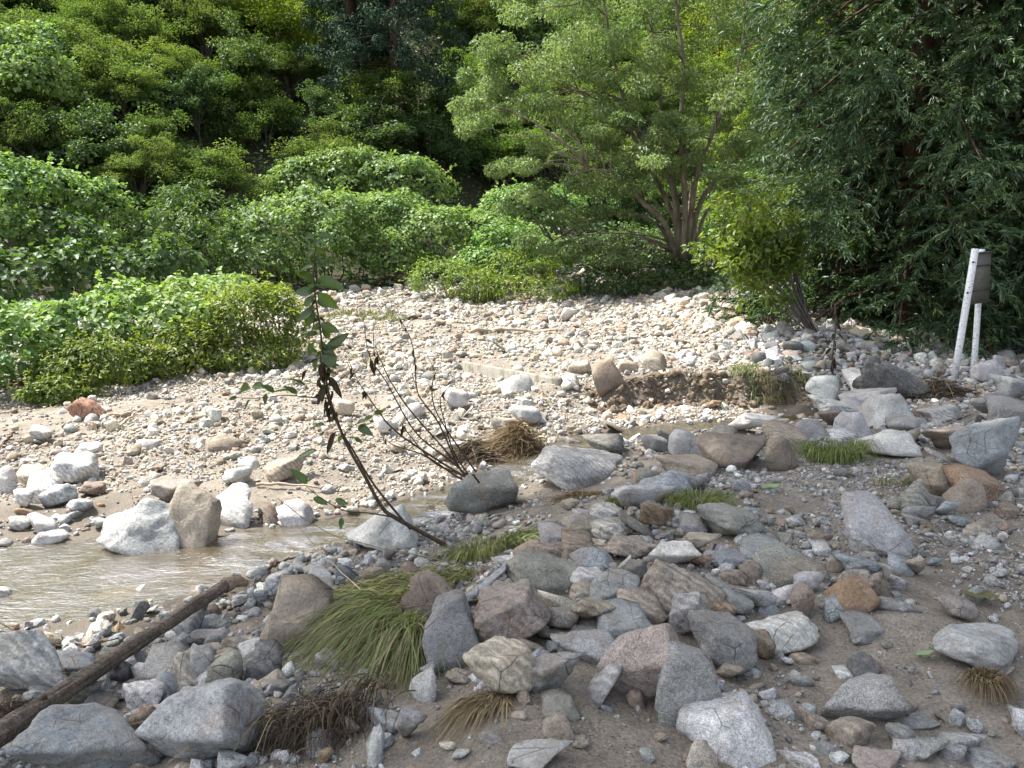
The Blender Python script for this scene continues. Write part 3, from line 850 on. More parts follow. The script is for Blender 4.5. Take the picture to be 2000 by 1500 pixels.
def scatter(name, P, S, rot, tint, idx, label):
    me = bpy.data.meshes.new(name)
    me.vertices.add(len(P)); me.vertices.foreach_set('co', P.astype(np.float32).ravel())
    for nm, ty, arr, key in (('rot', 'FLOAT_VECTOR', rot, 'vector'), ('scl', 'FLOAT_VECTOR', S, 'vector')):
        a = me.attributes.new(nm, ty, 'POINT'); a.data.foreach_set(key, arr.astype(np.float32).ravel())
    a = me.attributes.new('idx', 'INT', 'POINT'); a.data.foreach_set('value', idx.astype(np.int32))
    a = me.attributes.new('tint', 'FLOAT_COLOR', 'POINT')
    c = np.ones((len(P), 4), dtype=np.float32); c[:, :3] = tint; a.data.foreach_set('color', c.ravel())
    me.update()
    o = bpy.data.objects.new(name, me); COL.objects.link(o)
    md = o.modifiers.new('scatter', 'NODES'); md.node_group = GRAVEL_NG
    tag(o, label, None, None, 'stuff')
    return o

rg = np.random.default_rng(11)
PAL_FAR = np.array([1.0, .975, .925]) * .98 * np.array([TINT['w'], TINT['p'], TINT['w'], TINT['p'], TINT['c'], TINT['t'], TINT['g'], TINT['k'], TINT['o'], TINT['n'], TINT['b'], TINT['p']])
PRB_FAR = np.array([.11, .17, .03, .15, .14, .18, .12, .06, .012, .035, .03, .02]); PRB_FAR /= PRB_FAR.sum()
PAL_NEAR = np.array([TINT['g'], TINT['p'], TINT['d'], TINT['t'], TINT['n'], TINT['b'], TINT['o'], TINT['v'], TINT['w']])
PRB_NEAR = np.array([.30, .24, .12, .12, .06, .08, .006, .05, .04]); PRB_NEAR /= PRB_NEAR.sum()

def finish(x, y, r, near, flat=(.55, .95), bury=.28):
    n = len(x)
    z = terr(x, y)
    S = r[:, None] * np.stack([rg.uniform(.8, 1.25, n), rg.uniform(.7, 1.1, n), rg.uniform(*flat, n)], 1)
    z = z + S[:, 2] * (1 - 2 * bury * rg.uniform(.4, 1.6, n))
    P = np.stack([x, y, z], 1)
    rot = np.stack([rg.normal(0, .3, n), rg.normal(0, .3, n), rg.uniform(0, 6.28, n)], 1)
    pal, prb = (PAL_NEAR, PRB_NEAR) if near else (PAL_FAR, PRB_FAR)
    t = pal[rg.choice(len(pal), n, p=prb)] * rg.uniform(.82, 1.18, (n, 1)) * rg.uniform(.96, 1.04, (n, 3))
    return P, S, rot, t, rg.integers(0, 14, n)

def rand_in_wedge(y0, y1, n):
    y = np.sqrt(rg.uniform(y0 * y0, y1 * y1, n)); w = .74 * y + 1.2
    return rg.uniform(-1, 1, n) * w, y

def side(x, y):
    """positive beyond the stream"""
    ys = np.interp(x, SWc[:, 0], SWc[:, 1], left=SWc[0, 1], right=99)
    return y - ys

def free_of_big(x, y, r, minr=.07):
    ok = np.ones(len(x), bool)
    for (_, _, w, h, P, R) in STONES:
        if R < minr: continue
        ok &= (np.hypot(x - P[0], y - P[1]) > R * .8)
    return ok

# far fan
parts_ = []
for (y0, y1, dens, rmin, rmax) in [(5.5, 9, 560, .010, .065), (9, 13, 400, .013, .085), (13, 19, 270, .019, .115), (19, 26, 165, .026, .14), (26, 34, 90, .036, .17)]:
    area = (y1 - y0) * (.74 * (y0 + y1) + 2.4)
    n = int(dens * area)
    x, y = rand_in_wedge(y0, y1, n)
    r = np.minimum(rmin * rg.uniform(0.0008, 1, n) ** (-1 / 2.6), rmax)
    s = side(x, y)
    d, hw, lv = stream_dist(x, y)
    keep = (s > 0) & (d > hw * .85)
    sandy = fbm2(x * .45, y * .9, 4, 41)
    keep &= rg.uniform(size=n) < np.clip(.78 - 1.6 * (sandy - .02), .14, 1) * np.where(y < 13, 1, 1)
    keep &= ~((x > 4.3) & (y > 12.0) & (y < 15.5))
    y0b = np.where(x < -4, 28 + 0.85 * (x + 4), 33)
    keep &= (y < y0b + 1.0) | (y < 14.5)
    # earth cut stays bare
    px, py, _ = project(np.stack([x, y, terr(x, y)], 1))
    keep &= ~((px > 1150) & (px < 1570) & (py > 728) & (py < 792) & (rg.uniform(size=n) < .7))
    x, y, r = x[keep], y[keep], r[keep]
    ok = free_of_big(x, y, r); parts_.append(finish(x[ok], y[ok], r[ok], False))
A = [np.concatenate(q) for q in zip(*parts_)]
scatter('gravel_fan', *A, 'countless pale stones and gravel of the fan beyond the stream')
print('fan stones', len(A[0]))

# near bank
parts_ = []
def near_band(n, y0, y1, rmin, rmax, expo, fn, flat=(.55, .95), bury=.28):
    x, y = rand_in_wedge(y0, y1, n)
    r = np.minimum(rmin * rg.uniform(0.0008, 1, n) ** (-1 / expo), rmax)
    z = terr(x, y)
    px, py, _ = project(np.stack([x, y, z], 1))
    d, hw, lv = stream_dist(x, y)
    keep = (side(x, y) < 0) & (d > hw * .93) & (rg.uniform(size=n) < fn(px, py, x, y))
    x, y, r = x[keep], y[keep], r[keep]
    ok = free_of_big(x, y, r)
    parts_.append(finish(x[ok], y[ok], r[ok], True, flat, bury))
def heap(px, py, x, y):
    right = np.where(py > 1000, 1500 + (1200 - py) * .35, 2100)
    left = smooth(right + 130, right - 40, px)
    mudstrip = ((px > 850) & (px < 1350) & (py > 1370)) | ((px > 650) & (px < 930) & (py > 1330)) | ((px > 900) & (px < 1220) & (py > 930) & (py < 1010)) | ((px > 1480) & (px < 1900) & (py > 880) & (py < 1000))
    grass = ((px - 700) / 130) ** 2 + ((py - 1300) / 120) ** 2 < 1
    return np.where(mudstrip, .08, .25 + .75 * left) * np.where(grass, .1, 1)
near_band(17000, 2.2, 12.5, .018, .06, 2.6, heap)
near_band(3000, 2.2, 7, .03, .07, 3.2, lambda px, py, x, y: heap(px, py, x, y) * (px < 760) * (py > 1080))
near_band(95000, 2.0, 7.5, .0045, .028, 2.2, lambda px, py, x, y: np.clip(.42 + .9 * fbm2(x * 1.1, y * 1.1, 3, 61), .08, .9))
near_band(5000, 11, 17, .03, .13, 2.6, lambda px, py, x, y: (px > 1540) * .8)
A = [np.concatenate(q) for q in zip(*parts_)]
scatter('bank_gravel', *A, 'small stones and pebbles between the boulders of the near bank')
print('bank stones', len(A[0]))

# stones lying under the water
x, y = rand_in_wedge(4, 11, 9000); d, hw, lv = stream_dist(x, y)
k = d < hw * 1.0; x, y = x[k], y[k]; r = np.minimum(.018 * rg.uniform(.001, 1, len(x)) ** (-1 / 2.4), .07)
A = finish(x, y, r, True); 
scatter('stream_bed_stones', *A, 'brown pebbles lying on the bed of the shallow stream')

# stones under the cedars, tinted darker for the shade, paler in the sun beyond
n = 6000
x = rg.uniform(4.0, 13, n); y = rg.uniform(11.6, 16, n); r = np.minimum(.03 * rg.uniform(.001, 1, n) ** (-1 / 2.6), .16)
A1 = finish(x, y, r, True)
n = 20000
x = rg.uniform(4.2, 20, n); y = rg.uniform(14.8, 31, n); k = x < .72 * y; x, y = x[k], y[k]; r = np.minimum(.04 * rg.uniform(.001, 1, len(x)) ** (-1 / 2.6), .19)
A2 = finish(x, y, r, False)
A = [np.concatenate(q) for q in zip(A1, A2)]
scatter('shaded_gravel', *A, 'stones strewn beneath the cedars and behind the leaning shrub')

# crumbling lumps of earth on the cut bank
n = 2800
x = rg.uniform(1.15, 4.75, n); yf_ = np.interp(x, [1.3, 2.34, 3.4, 4.32], [11.31, 11.54, 11.5, 11.43]) + .16 * fbm2(x * 2.0, x * 0 + 3, 4, 51)
y = yf_ + rg.uniform(-.12, .36, n); r = np.minimum(.011 * rg.uniform(.001, 1, n) ** (-1 / 2.2), .065)
A = list(finish(x, y, r, True, (.6, 1.1), .5))
A[3] = np.array([.165, .125, .088]) * rg.uniform(.6, 1.25, (n, 1)) * rg.uniform(.95, 1.05, (n, 3))
scatter('earth_clods', *A, 'crumbling brown earth of the cut stream bank')

# ================================================================== vegetation
def frame_from(n_, a_):
    """orthonormal leaf frame from a normal and a wished axis"""
    n_ = unit(n_); a_ = a_ - n_ * np.sum(a_ * n_, 1, keepdims=True); a_ = unit(a_)
    return n_, a_, np.cross(n_, a_)

def leaves(C, n_, a_, L, W, shape='oval', fold=.18, droop=.25):
    """leaf blades starting at C along axis a_ ; returns V, list of faces"""
    n_, a_, s_ = frame_from(n_, a_)
    N_ = len(C); L = np.broadcast_to(np.asarray(L, float), (N_,))[:, None]; W = np.broadcast_to(np.asarray(W, float), (N_,))[:, None]
    if shape == 'dia':                        # four corners, folded on the midrib
        v = np.stack([C, C + a_ * L * .45 + s_ * W * .5 + n_ * W * fold, C + a_ * L - n_ * L * droop, C + a_ * L * .45 - s_ * W * .5 + n_ * W * fold], 1)
        F = np.arange(N_ * 4).reshape(N_, 4)
        return v.reshape(-1, 3), F, 4
    t1, t2 = (.22, .62) if shape == 'oval' else (.12, .55)
    w1, w2 = (.42, .40) if shape == 'oval' else (.5, .44)
    v = np.stack([C, C + a_ * L * t1 + s_ * W * w1 + n_ * W * fold, C + a_ * L * t2 + s_ * W * w2 + n_ * (W * fold - L * droop * .3), C + a_ * L - n_ * L * droop,
                  C + a_ * L * t2 - s_ * W * w2 + n_ * (W * fold - L * droop * .3), C + a_ * L * t1 - s_ * W * w1 + n_ * W * fold], 1)
    b = np.arange(N_)[:, None] * 6
    F = np.concatenate([b + np.array([0, 1, 2, 3]), b + np.array([0, 3, 4, 5])], 0)
    return v.reshape(-1, 3), F, 6

def ball(rng, n, shell=.55):
    d = unit(rng.normal(size=(n, 3))); r = rng.uniform(shell ** 3, 1, n) ** (1 / 3)
    return d * r[:, None], d

def clump_leaves(rng, centres, radii, per, L, W, shape='dia', up=.9, out=.5, jit=.5, flat=1.0, droop=.25, tint_by_depth=.0):
    """leaves in ellipsoidal clumps; radii (m,3)"""
    m = len(centres); ci = np.repeat(np.arange(m), per)
    p, d = ball(rng, len(ci), .35)
    C = centres[ci] + p * radii[ci]
    n_ = np.array([0, 0, 1.0]) * up + d * out + rng.normal(size=C.shape) * jit
    a_ = d * 1.0 + rng.normal(size=C.shape) * .7; a_[:, 2] -= .25
    ll = L * rng.uniform(.65, 1.3, len(C)); ww = W * rng.uniform(.7, 1.25, len(C))
    V, F, k = leaves(C, n_, a_, ll, ww, shape, droop=droop)
    base = rng.uniform(0, 1, m)
    t = np.clip(base[ci] * .55 + rng.uniform(0, .45, len(C)), 0, 1)
    return V, F, np.repeat(t, k)

def join_geo(lst):
    Vs, Fs, Ts = [], [], []; off = 0
    for V, F, t in lst:
        Vs.append(V); Fs.append(F + off); Ts.append(t); off += len(V)
    return np.vstack(Vs), np.vstack(Fs), np.concatenate(Ts)

LM = {}
LM['maple'] = leaf_material('maple_leaves', [(0, (.064, .110, .026)), (.5, (.118, .178, .046)), (1, (.205, .252, .080))], .44, .6, .02, .5)
LM['yellow'] = leaf_material('yellow_green_leaves', [(0, (.095, .15, .02)), (.5, (.165, .225, .03)), (1, (.26, .29, .055))], .42, .5, .03, .3)
LM['dark'] = leaf_material('dark_glossy_leaves', [(0, (.036, .072, .022)), (.5, (.072, .128, .038)), (1, (.135, .198, .062))], .38, .5, .035, .3)
LM['conifer'] = leaf_material('conifer_needles', [(0, (.014, .034, .018)), (.5, (.030, .060, .034)), (1, (.070, .110, .062))], .12, .6, .02, .1, (1, 1.1, .8))
LM['kudzu'] = leaf_material('kudzu_leaves', [(0, (.085, .165, .045)), (.5, (.175, .270, .085)), (1, (.32, .40, .185))], .40, .5, .035, .2)
LM['hero'] = leaf_material('narrow_grey_green_leaves', [(0, (.105, .155, .058)), (.5, (.180, .238, .10)), (1, (.30, .355, .185))], .42, .5, .03, .1)
LM['cedar'] = leaf_material('cedar_needles', [(0, (.020, .046, .015)), (.5, (.056, .104, .034)), (.8, (.120, .172, .056)), (1, (.21, .25, .090))], .26, .5, .05, .2, (1.0, 1.15, .6))
LM['shrub'] = leaf_material('shrub_leaves', [(0, (.075, .12, .02)), (.5, (.145, .20, .034)), (1, (.245, .285, .06))], .45, .5, .035, .2)
LM['grass'] = leaf_material('grass_blades', [(0, (.16, .125, .07)), (.28, (.25, .21, .10)), (.5, (.125, .145, .045)), (1, (.235, .265, .08))], .2, .5, .04, .15, (1.1, 1.1, .7))
LM['dry'] = leaf_material('dry_straw', [(0, (.10, .065, .035)), (.5, (.22, .16, .085)), (1, (.36, .29, .17))], .2, .6, .03, .1, (1.1, 1.0, .7))
LM['sapling'] = leaf_material('sapling_leaves', [(0, (.035, .055, .012)), (.5, (.065, .105, .02)), (1, (.12, .18, .03))], .5, .35, .05, .35)
LM['withered'] = leaf_material('withered_leaves', [(0, (.018, .014, .009)), (.5, (.045, .032, .018)), (1, (.085, .06, .03))], .15, .6, .02, .2, (1, .8, .5))
BARK = bark_material('grey_bark', (.065, .055, .045), (.20, .175, .15))
BARK_PALE = bark_material('pale_bark', (.085, .070, .050), (.27, .235, .185), 9, .12)
BARK_RED = bark_material('red_cedar_bark', (.03, .018, .013), (.09, .052, .036), 26, .08)
TWIG = bark_material('brown_twig_bark', (.05, .035, .025), (.145, .10, .07), 60, .3)

def limb(rng, A, B, r0, r1, n=6, sag=.0, wob=.08):
    A = np.asarray(A, float); B = np.asarray(B, float); L = np.linalg.norm(B - A)
    t = np.linspace(0, 1, n)[:, None]
    P = A * (1 - t) + B * t
    w = rng.normal(size=(n, 3)) * wob * L * .5; w[0] = 0; w[-1] *= .5
    P = P + w; P[:, 2] += (np.sin(t * math.pi)[:, 0]) * sag * L
    return tube(P, np.linspace(r0, r1, n), 5)

# ---- hillside trees: crown radius 1, crown centre at z = 1.3
def proto_tree(seed, mat, tiers, per, L, W, spread=(.26, .12), shape='dia', up=1.0, droop=.2, bark=BARK):
    rng = np.random.default_rng(seed)
    cs = []; rs = []; tips = []
    for k in range(tiers):
        az = k * 2.399 + rng.normal() * .3; el = rng.uniform(-.25, 1.35); ln = rng.uniform(.6, 1.2) * (1 - .15 * max(el - .9, 0))
        d = np.array([math.cos(az) * math.cos(el), math.sin(az) * math.cos(el), math.sin(el)])
        o_ = np.array([0, 0, .75 + .5 * rng.uniform()])
        tips.append(o_ + d * ln * .8)
        for q in range(8):
            f = rng.uniform(.35, 1.0)
            c = o_ + d * ln * f + rng.normal(size=3) * np.array([.15, .15, .07]); c[2] -= .12 * f * f
            cs.append(c); s_ = rng.uniform(.55, 1.5)
            rs.append((spread[0] * s_, spread[0] * s_ * rng.uniform(.6, 1.2), spread[1] * s_ * rng.uniform(.6, 1.4)))
    tips = np.array(tips)
    cs = np.array(cs); rs = np.array(rs)
    V, F, T = clump_leaves(rng, cs, rs, per, L, W, shape, up, .35, .7, droop=droop)
    T = np.clip(T, 0, 1)
    tl = [tube(curve_pts([(0, 0, -2.4), (rng.normal() * .03, rng.normal() * .03, -.6), (0, 0, .4), (rng.normal() * .08, rng.normal() * .08, 1.5)], 9), np.linspace(.075, .02, 9), 6)]
    for c in tips:
        a = np.array([0, 0, rng.uniform(.25, .8)]); tl.append(limb(rng, a, c, .026, .006, 6, .06))
    TV, TF = tubes_join(tl)
    return (V, F, T, mat), (TV, TF, bark)

def build_proto(spec):
    (V, F, T, mat), (TV, TF, bark) = spec
    o1 = mk('crown', V, F, mat, tint=T); o2 = mk('trunk', TV, TF, bark)
    for o in (o1, o2): COL.objects.unlink(o)
    return o1, o2
PT = {}
for k in range(4): PT['m', k] = build_proto(proto_tree(100 + k, LM['maple'], 19, 120, .050, .024, (.17, .10)))
for k in range(2): PT['y', k] = build_proto(proto_tree(140 + k, LM['yellow'], 19, 110, .050, .025, (.17, .11)))
for k in range(3): PT['d', k] = build_proto(proto_tree(170 + k, LM['dark'], 18, 105, .062, .035, (.18, .12), up=.8))
rt = random.Random(3)
rnp = np.random.default_rng(33)

def place_tree(px, py, R, kind, label, off=None, Y=None, name='hillside_tree', group='trees on the wooded hillside', zs=1.0):
    if Y is None:
        C = hit(px, py, off if off is not None else 1.25 * R)
    else:
        C = at(px, py, Y)
    n = {'m': 4, 'y': 2, 'd': 3}[kind]
    crown, trunk = PT[kind, rt.randrange(n)]
    root = thing(name, label, 'tree', (C[0], C[1], C[2] - 1.3 * R * zs), rt.uniform(0, 6.28), group)
    root.scale = (R * rt.uniform(.85, 1.25), R * rt.uniform(.9, 1.15), R * zs)
    root.rotation_euler = (rt.uniform(-.14, .2), rt.uniform(-.15, .15), root.rotation_euler[2])
    for o in (trunk, crown):
        c = o.copy(); COL.objects.link(c); c.parent = root
    return root

ANCH = [((480, 210), 'the dark gully'), ((750, 90), 'the big dark conifer'), ((1200, 150), 'the large pale green tree'), ((150, 170), 'the upper left kudzu'), ((330, 170), 'the kudzu covered ridge'),
        ((110, 400), 'the lower left kudzu'), ((700, 360), 'the round kudzu mound'), ((1000, 480), 'the kudzu bank'), ((1480, 520), 'the leaning shrub'), ((1800, 200), 'the cedar'), ((560, 470), 'the low kudzu mound')]
TW = {'m': 'feathery green tree', 'y': 'yellow-green tree', 'd': 'dark green broadleaf tree'}
tused = set()
def tree_label(px, py, kind):
    hs = sorted(ANCH, key=lambda q: math.hypot(q[0][0] - px, q[0][1] - py))
    place = 'at the top edge' if py < 60 else ('high on the hillside' if py < 200 else ('on the hillside' if py < 380 else 'at the foot of the hillside'))
    def rel(q):
        dx = px - q[0][0]; dy = py - q[0][1]
        if abs(dx) > abs(dy): return ('left of ' if dx < 0 else 'right of ') + q[1]
        return ('above ' if dy < 0 else 'below ') + q[1]
    for size in ('', 'small ', 'wide '):
        for i, j in ((0, None), (1, None), (0, 1), (0, 2), (1, 2)):
            s = f'{size}{TW[kind]} {place} {rel(hs[i])}' + (f', {rel(hs[j])}' if j is not None else '')
            if s not in tused and len(s.split()) <= 16:
                tused.add(s); return s
    return s

# rows from back to front; kinds chosen by what the photograph shows there
def region_kind(px, py):
    if 470 < px < 640 and py < 60: return 'y'
    if 860 < px < 960 and py < 60: return 'y'
    if 370 < px < 480 and 60 < py < 260: return 'd'
    if 540 < px < 720 and py < 90: return 'd' if rt.random() < .5 else 'm'
    if 560 < px < 920 and 190 < py < 330: return 'd' if rt.random() < .45 else 'm'
    if px > 1380: return 'y' if rt.random() < .6 else 'd'
    if py > 380: return 'd'
    return 'm' if rt.random() < .85 else 'd'
for row, (py, step, Rpx) in enumerate([(-70, 150, 92), (0, 135, 84), (65, 128, 80), (130, 124, 78), (200, 124, 80), (270, 128, 82), (340, 132, 84), (410, 140, 84)]):
    x = -120 + (row % 2) * step * .5
    while x < (1720 if row < 6 else 1560):
        px = x + rt.uniform(-24, 24); pyj = py + rt.uniform(-22, 22)
        x += step
        if 600 < px < 880 and 0 < pyj < 150: continue           # the big conifer stands here
        if 440 < px < 500 and 150 < pyj < 300: continue          # the gully
        if pyj > 300 and (470 < px < 1140 or px < 250): continue  # kudzu, no trees
        if pyj > 290 and 520 < px < 900: continue
        kind = region_kind(px, pyj)
        R_pix = Rpx * rt.uniform(.85, 1.45)
        C = hit(px, pyj, 2.2, max(27, 33 + .8 * min(0, (px - 900) * .022)) if px < 900 else 33)
        R = R_pix / FPX * C[1]
        place_tree(px, pyj, R, kind, tree_label(px, pyj, kind), Y=C[1], zs=rt.uniform(.85, 1.1))

# ---- undergrowth of the slope
def undergrowth():
    rng = np.random.default_rng(77)
    n = 60000
    y = rng.uniform(20, 75, n); x = rng.uniform(-.8, .8, n) * y
    y0 = np.where(x < -4, 29 + 0.85 * (x + 4), 31); y0 = np.maximum(y0, 15.5)
    k = y > y0; x, y = x[k], y[k]
    z = terr(x, y) + rng.uniform(0, 1, len(x)) ** 1.5 * 1.9 + .02
    C = np.stack([x, y, z], 1)
    n_ = np.array([0, -.4, 1.0]) + rng.normal(size=C.shape) * .5
    L = rng.uniform(.14, .3, len(C))
    V, F, kk = leaves(C, n_, rng.normal(size=C.shape), L, L * .6, 'dia')
    t = np.repeat(np.clip(rng.uniform(0, .7, len(C)), 0, 1), kk)
    o = mk('undergrowth', V, F, LM['dark'], tint=t)
    tag(o, 'leafy undergrowth covering the ground of the wooded slope', None, None, 'stuff')
undergrowth()

# ---- kudzu and other leafy mounds: lobes are (px, py, Y, rx px, ry px, depth m)
def mound(name, label, cat, lobes, mat, L, dens=70, shape='broad', seed=0, jit=.45, thick=.22, group=None, hang=0):
    rng = np.random.default_rng(seed + 900)
    cs, rs = [], []
    for (px, py, Y, rx, ry, dz) in lobes:
        c = at(px, py, Y); cs.append(c); rs.append((rx / FPX * Y, dz, ry / FPX * Y))
    for i in range(len(cs)):                    # smaller lobes break up the outline
        for q in range(5 if shape == 'oval' else 3):
            d = unit(rng.normal(size=3)); d[2] = abs(d[2]) * 1.1 + .1; d[1] = -abs(d[1]) * .8; d = unit(d)
            cs.append(cs[i] + d * np.array(rs[i]) * rng.uniform(.7, .95)); k_ = rng.uniform(.22, .48); rs.append(tuple(np.array(rs[i]) * k_ * rng.uniform(.7, 1.3, 3)))
    cs = np.array(cs); rs = np.array(rs)
    Vs = []
    for i in range(len(cs)):
        area = 4 * math.pi * ((rs[i][0] * rs[i][1]) ** 1.6 / 3 + (rs[i][0] * rs[i][2]) ** 1.6 / 3 + (rs[i][1] * rs[i][2]) ** 1.6 / 3) ** (1 / 1.6)
        n = int(area * dens)
        d = unit(rng.normal(size=(n, 3)))
        d = d[(d[:, 2] > -.55) & (d[:, 1] < .55)]
        bump_ = 1 + .22 * fbm(d * 2.3 + i * 7.1, 3, seed) + .12 * fbm(d * 6 + i * 3.3, 2, seed + 4)
        p = cs[i] + d * rs[i] * bump_[:, None]
        nn = unit(d / rs[i])
        depth = rng.uniform(0, 1, len(p)) ** 1.8 * thick
        p = p - nn * depth[:, None]
        keep = np.ones(len(p), bool)
        for j in range(len(cs)):
            if j != i: keep &= np.sum(((p - cs[j]) / (rs[j] * .82)) ** 2, 1) > 1
        g = terr(p[:, 0], p[:, 1]); keep &= p[:, 2] > g - .02
        p, nn = p[keep], nn[keep]
        n_ = nn * .75 + np.array([0, 0, .65]) + rng.normal(size=p.shape) * jit
        a_ = rng.normal(size=p.shape) * .8 + nn * .3; a_[:, 2] -= .8
        ll = L * rng.uniform(.6, 1.25, len(p))
        V, F, k = leaves(p, n_, a_, ll, ll * (.95 if shape == 'broad' else .5), shape, fold=.12, droop=.2)
        if len(p) > 60:                          # shoots that stand out of the surface
            ns = len(p) // (45 if shape == 'oval' else 130) + 1; pick = rng.integers(0, len(p), ns); m_ = 10
            dirs = unit(nn[pick] + np.array([0, 0, .9]) + rng.normal(size=(ns, 3)) * .5); ln = L * rng.uniform(1.5, 5.5, ns)
            u_ = np.tile(np.linspace(.1, 1, m_), ns); ii = np.repeat(np.arange(ns), m_)
            sp = p[pick][ii] + dirs[ii] * (ln[ii] * u_)[:, None] - np.array([0, 0, 1]) * (ln[ii] * .35 * u_ ** 2)[:, None] + rng.normal(size=(len(ii), 3)) * L * .2
            n2 = np.array([0, 0, 1.0]) + rng.normal(size=sp.shape) * .6; a2 = rng.normal(size=sp.shape) + dirs[ii] * .5
            l2 = L * rng.uniform(.5, 1.0, len(sp)); V2, F2, k2 = leaves(sp, n2, a2, l2, l2 * (.95 if shape == 'broad' else .5), shape, fold=.12, droop=.2)
            Vs.append((V2, F2, np.repeat(np.clip(rng.uniform(.4, 1, len(sp)), 0, 1), k2)))
        patch = fbm(p * .9 + seed, 2, seed + 8)
        t = np.clip(.45 + .25 * patch + rng.uniform(-.35, .4, len(p)), 0, 1)
        Vs.append((V, F, np.repeat(t, k)))
    V, F, T = join_geo(Vs)
    base = np.array([cs[:, 0].mean(), cs[:, 1].mean(), 0]); base[2] = terr1(base[0], base[1])
    root = thing(name, label, cat, base, 0, group)
    mk('foliage', V - base, F, mat, root, tint=T)
    # a few woody stems inside
    tl = []
    for i in range(len(lobes)):
        for q in range(3):
            e = cs[i] + rng.normal(size=3) * rs[i] * .35
            f = np.array([cs[i][0] + rng.normal() * .3, cs[i][1] + rng.normal() * .2, 0]); f[2] = terr1(f[0], f[1]) - .1
            tl.append(limb(rng, f - base, e - base, .03, .012, 6, .0, .12))
    for q_ in tl: mk('stem', q_[0], [q_[1], q_[2]], TWIG, root)
    return root
KG = 'kudzu blankets on the slope'
mound('kudzu_mound', 'pale kudzu vines draped over the slope at the upper left edge', 'vine', [(20, 100, 34, 60, 45, 2), (80, 140, 33, 60, 40, 2), (60, 170, 32, 70, 40, 2)], LM['kudzu'], 0.163, 68, seed=1, group=KG)
mound('kudzu_mound', 'kudzu covered ridge running down the upper left hillside', 'vine', [(110, 110, 36, 50, 45, 2), (170, 150, 37, 60, 40, 2), (240, 165, 38, 60, 40, 2), (320, 160, 39, 60, 34, 2), (200, 105, 40, 40, 36, 2), (250, 200, 36, 60, 30, 2)], LM['kudzu'], 0.163, 68, seed=2, group=KG)
mound('kudzu_mound', 'kudzu tangle hanging over dark hollows at the lower left edge', 'vine', [(30, 375, 22, 75, 48, 1.6), (105, 370, 23, 60, 45, 1.5), (190, 400, 24, 55, 50, 1.5), (20, 440, 21, 40, 40, 1.2), (220, 440, 24, 36, 60, 1.2)], LM['kudzu'], 0.136, 104, seed=3, group=KG)
mound('kudzu_mound', 'rounded kudzu mound like a hedge in the centre of the slope', 'vine', [(600, 355, 36, 75, 42, 2), (680, 345, 36, 70, 40, 2), (800, 360, 35, 75, 52, 2), (745, 350, 36, 50, 44, 2)], LM['kudzu'], 0.15, 96, seed=4, group=KG)
mound('kudzu_mound', 'low kudzu mound behind the top of the sapling', 'vine', [(540, 460, 29, 90, 70, 2), (630, 430, 30, 80, 55, 2), (500, 500, 28, 70, 50, 1.5), (640, 490, 29, 60, 60, 1.5)], LM['kudzu'], 0.129, 120, seed=5, group=KG)
mound('kudzu_mound', 'kudzu slope spilling down behind the gravel fan', 'vine', [(700, 455, 31, 50, 70, 1.6), (760, 425, 33, 80, 50, 2), (850, 455, 32, 90, 45, 2), (770, 500, 31, 60, 55, 1.5), (940, 450, 33, 70, 34, 2), (900, 500, 32, 80, 45, 1.5)], LM['kudzu'], 0.129, 120, seed=6, group=KG)
mound('kudzu_mound', 'pale kudzu bank left of the large pale green tree', 'vine', [(960, 520, 29.5, 70, 36, 1.5), (1060, 500, 29.5, 60, 40, 1.5), (1010, 415, 34, 70, 42, 2), (1090, 420, 34, 60, 45, 2), (1000, 480, 31, 70, 42, 2)], LM['kudzu'], 0.136, 104, seed=7, group=KG)
mound('leafy_shrub', 'rounded green shrub at the back edge of the gravel fan', 'shrub', [(860, 545, 27, 62, 42, 1.2), (920, 560, 26.5, 60, 34, 1.0)], LM['shrub'], .13, 120, 'oval', seed=8)
mound('leafy_shrub', 'low yellow-green shrub beside the tall grass behind the gravel', 'shrub', [(1000, 565, 26.3, 60, 30, 1.0), (1070, 570, 26, 60, 26, 1.0), (1010, 530, 28, 70, 34, 1.2)], LM['shrub'], .12, 130, 'oval', seed=9)
mound('dark_undergrowth_shrub', 'dark low thicket below the trunk of the large pale green tree', 'shrub', [(1200, 555, 26.5, 80, 34, 1.2), (1300, 540, 27, 80, 34, 1.0), (1390, 535, 26.6, 60, 32, 1.0), (1240, 500, 30, 90, 50, 1.5), (1350, 552, 26.0, 60, 22, .7), (1260, 566, 25.8, 60, 20, .7)], LM['dark'], .13, 230, 'oval', seed=10)
mound('dark_undergrowth_shrub', 'dark bushes in the hollow behind the leaning shrub', 'shrub', [(1430, 450, 31, 80, 70, 1.5), (1530, 440, 32, 80, 80, 1.5)], LM['dark'], .15, 70, 'oval', seed=11)
mound('dark_undergrowth_shrub', 'dark thicket of broad leaves at the left edge below the kudzu', 'shrub', [(40, 560, 19, 90, 70, 1.3), (150, 540, 20, 70, 60, 1.2), (250, 540, 21, 70, 50, 1.2), (330, 520, 22, 60, 50, 1.2), (120, 470, 22, 80, 60, 1.2)], LM['dark'], .17, 70, 'broad', seed=12)
mound('dark_undergrowth_shrub', 'dark shrubs above the sunlit bank left of the low kudzu mound', 'shrub', [(300, 470, 25, 90, 60, 1.5), (400, 490, 26, 60, 60, 1.5), (390, 430, 28, 80, 55, 1.5)], LM['dark'], .17, 60, 'oval', seed=13)
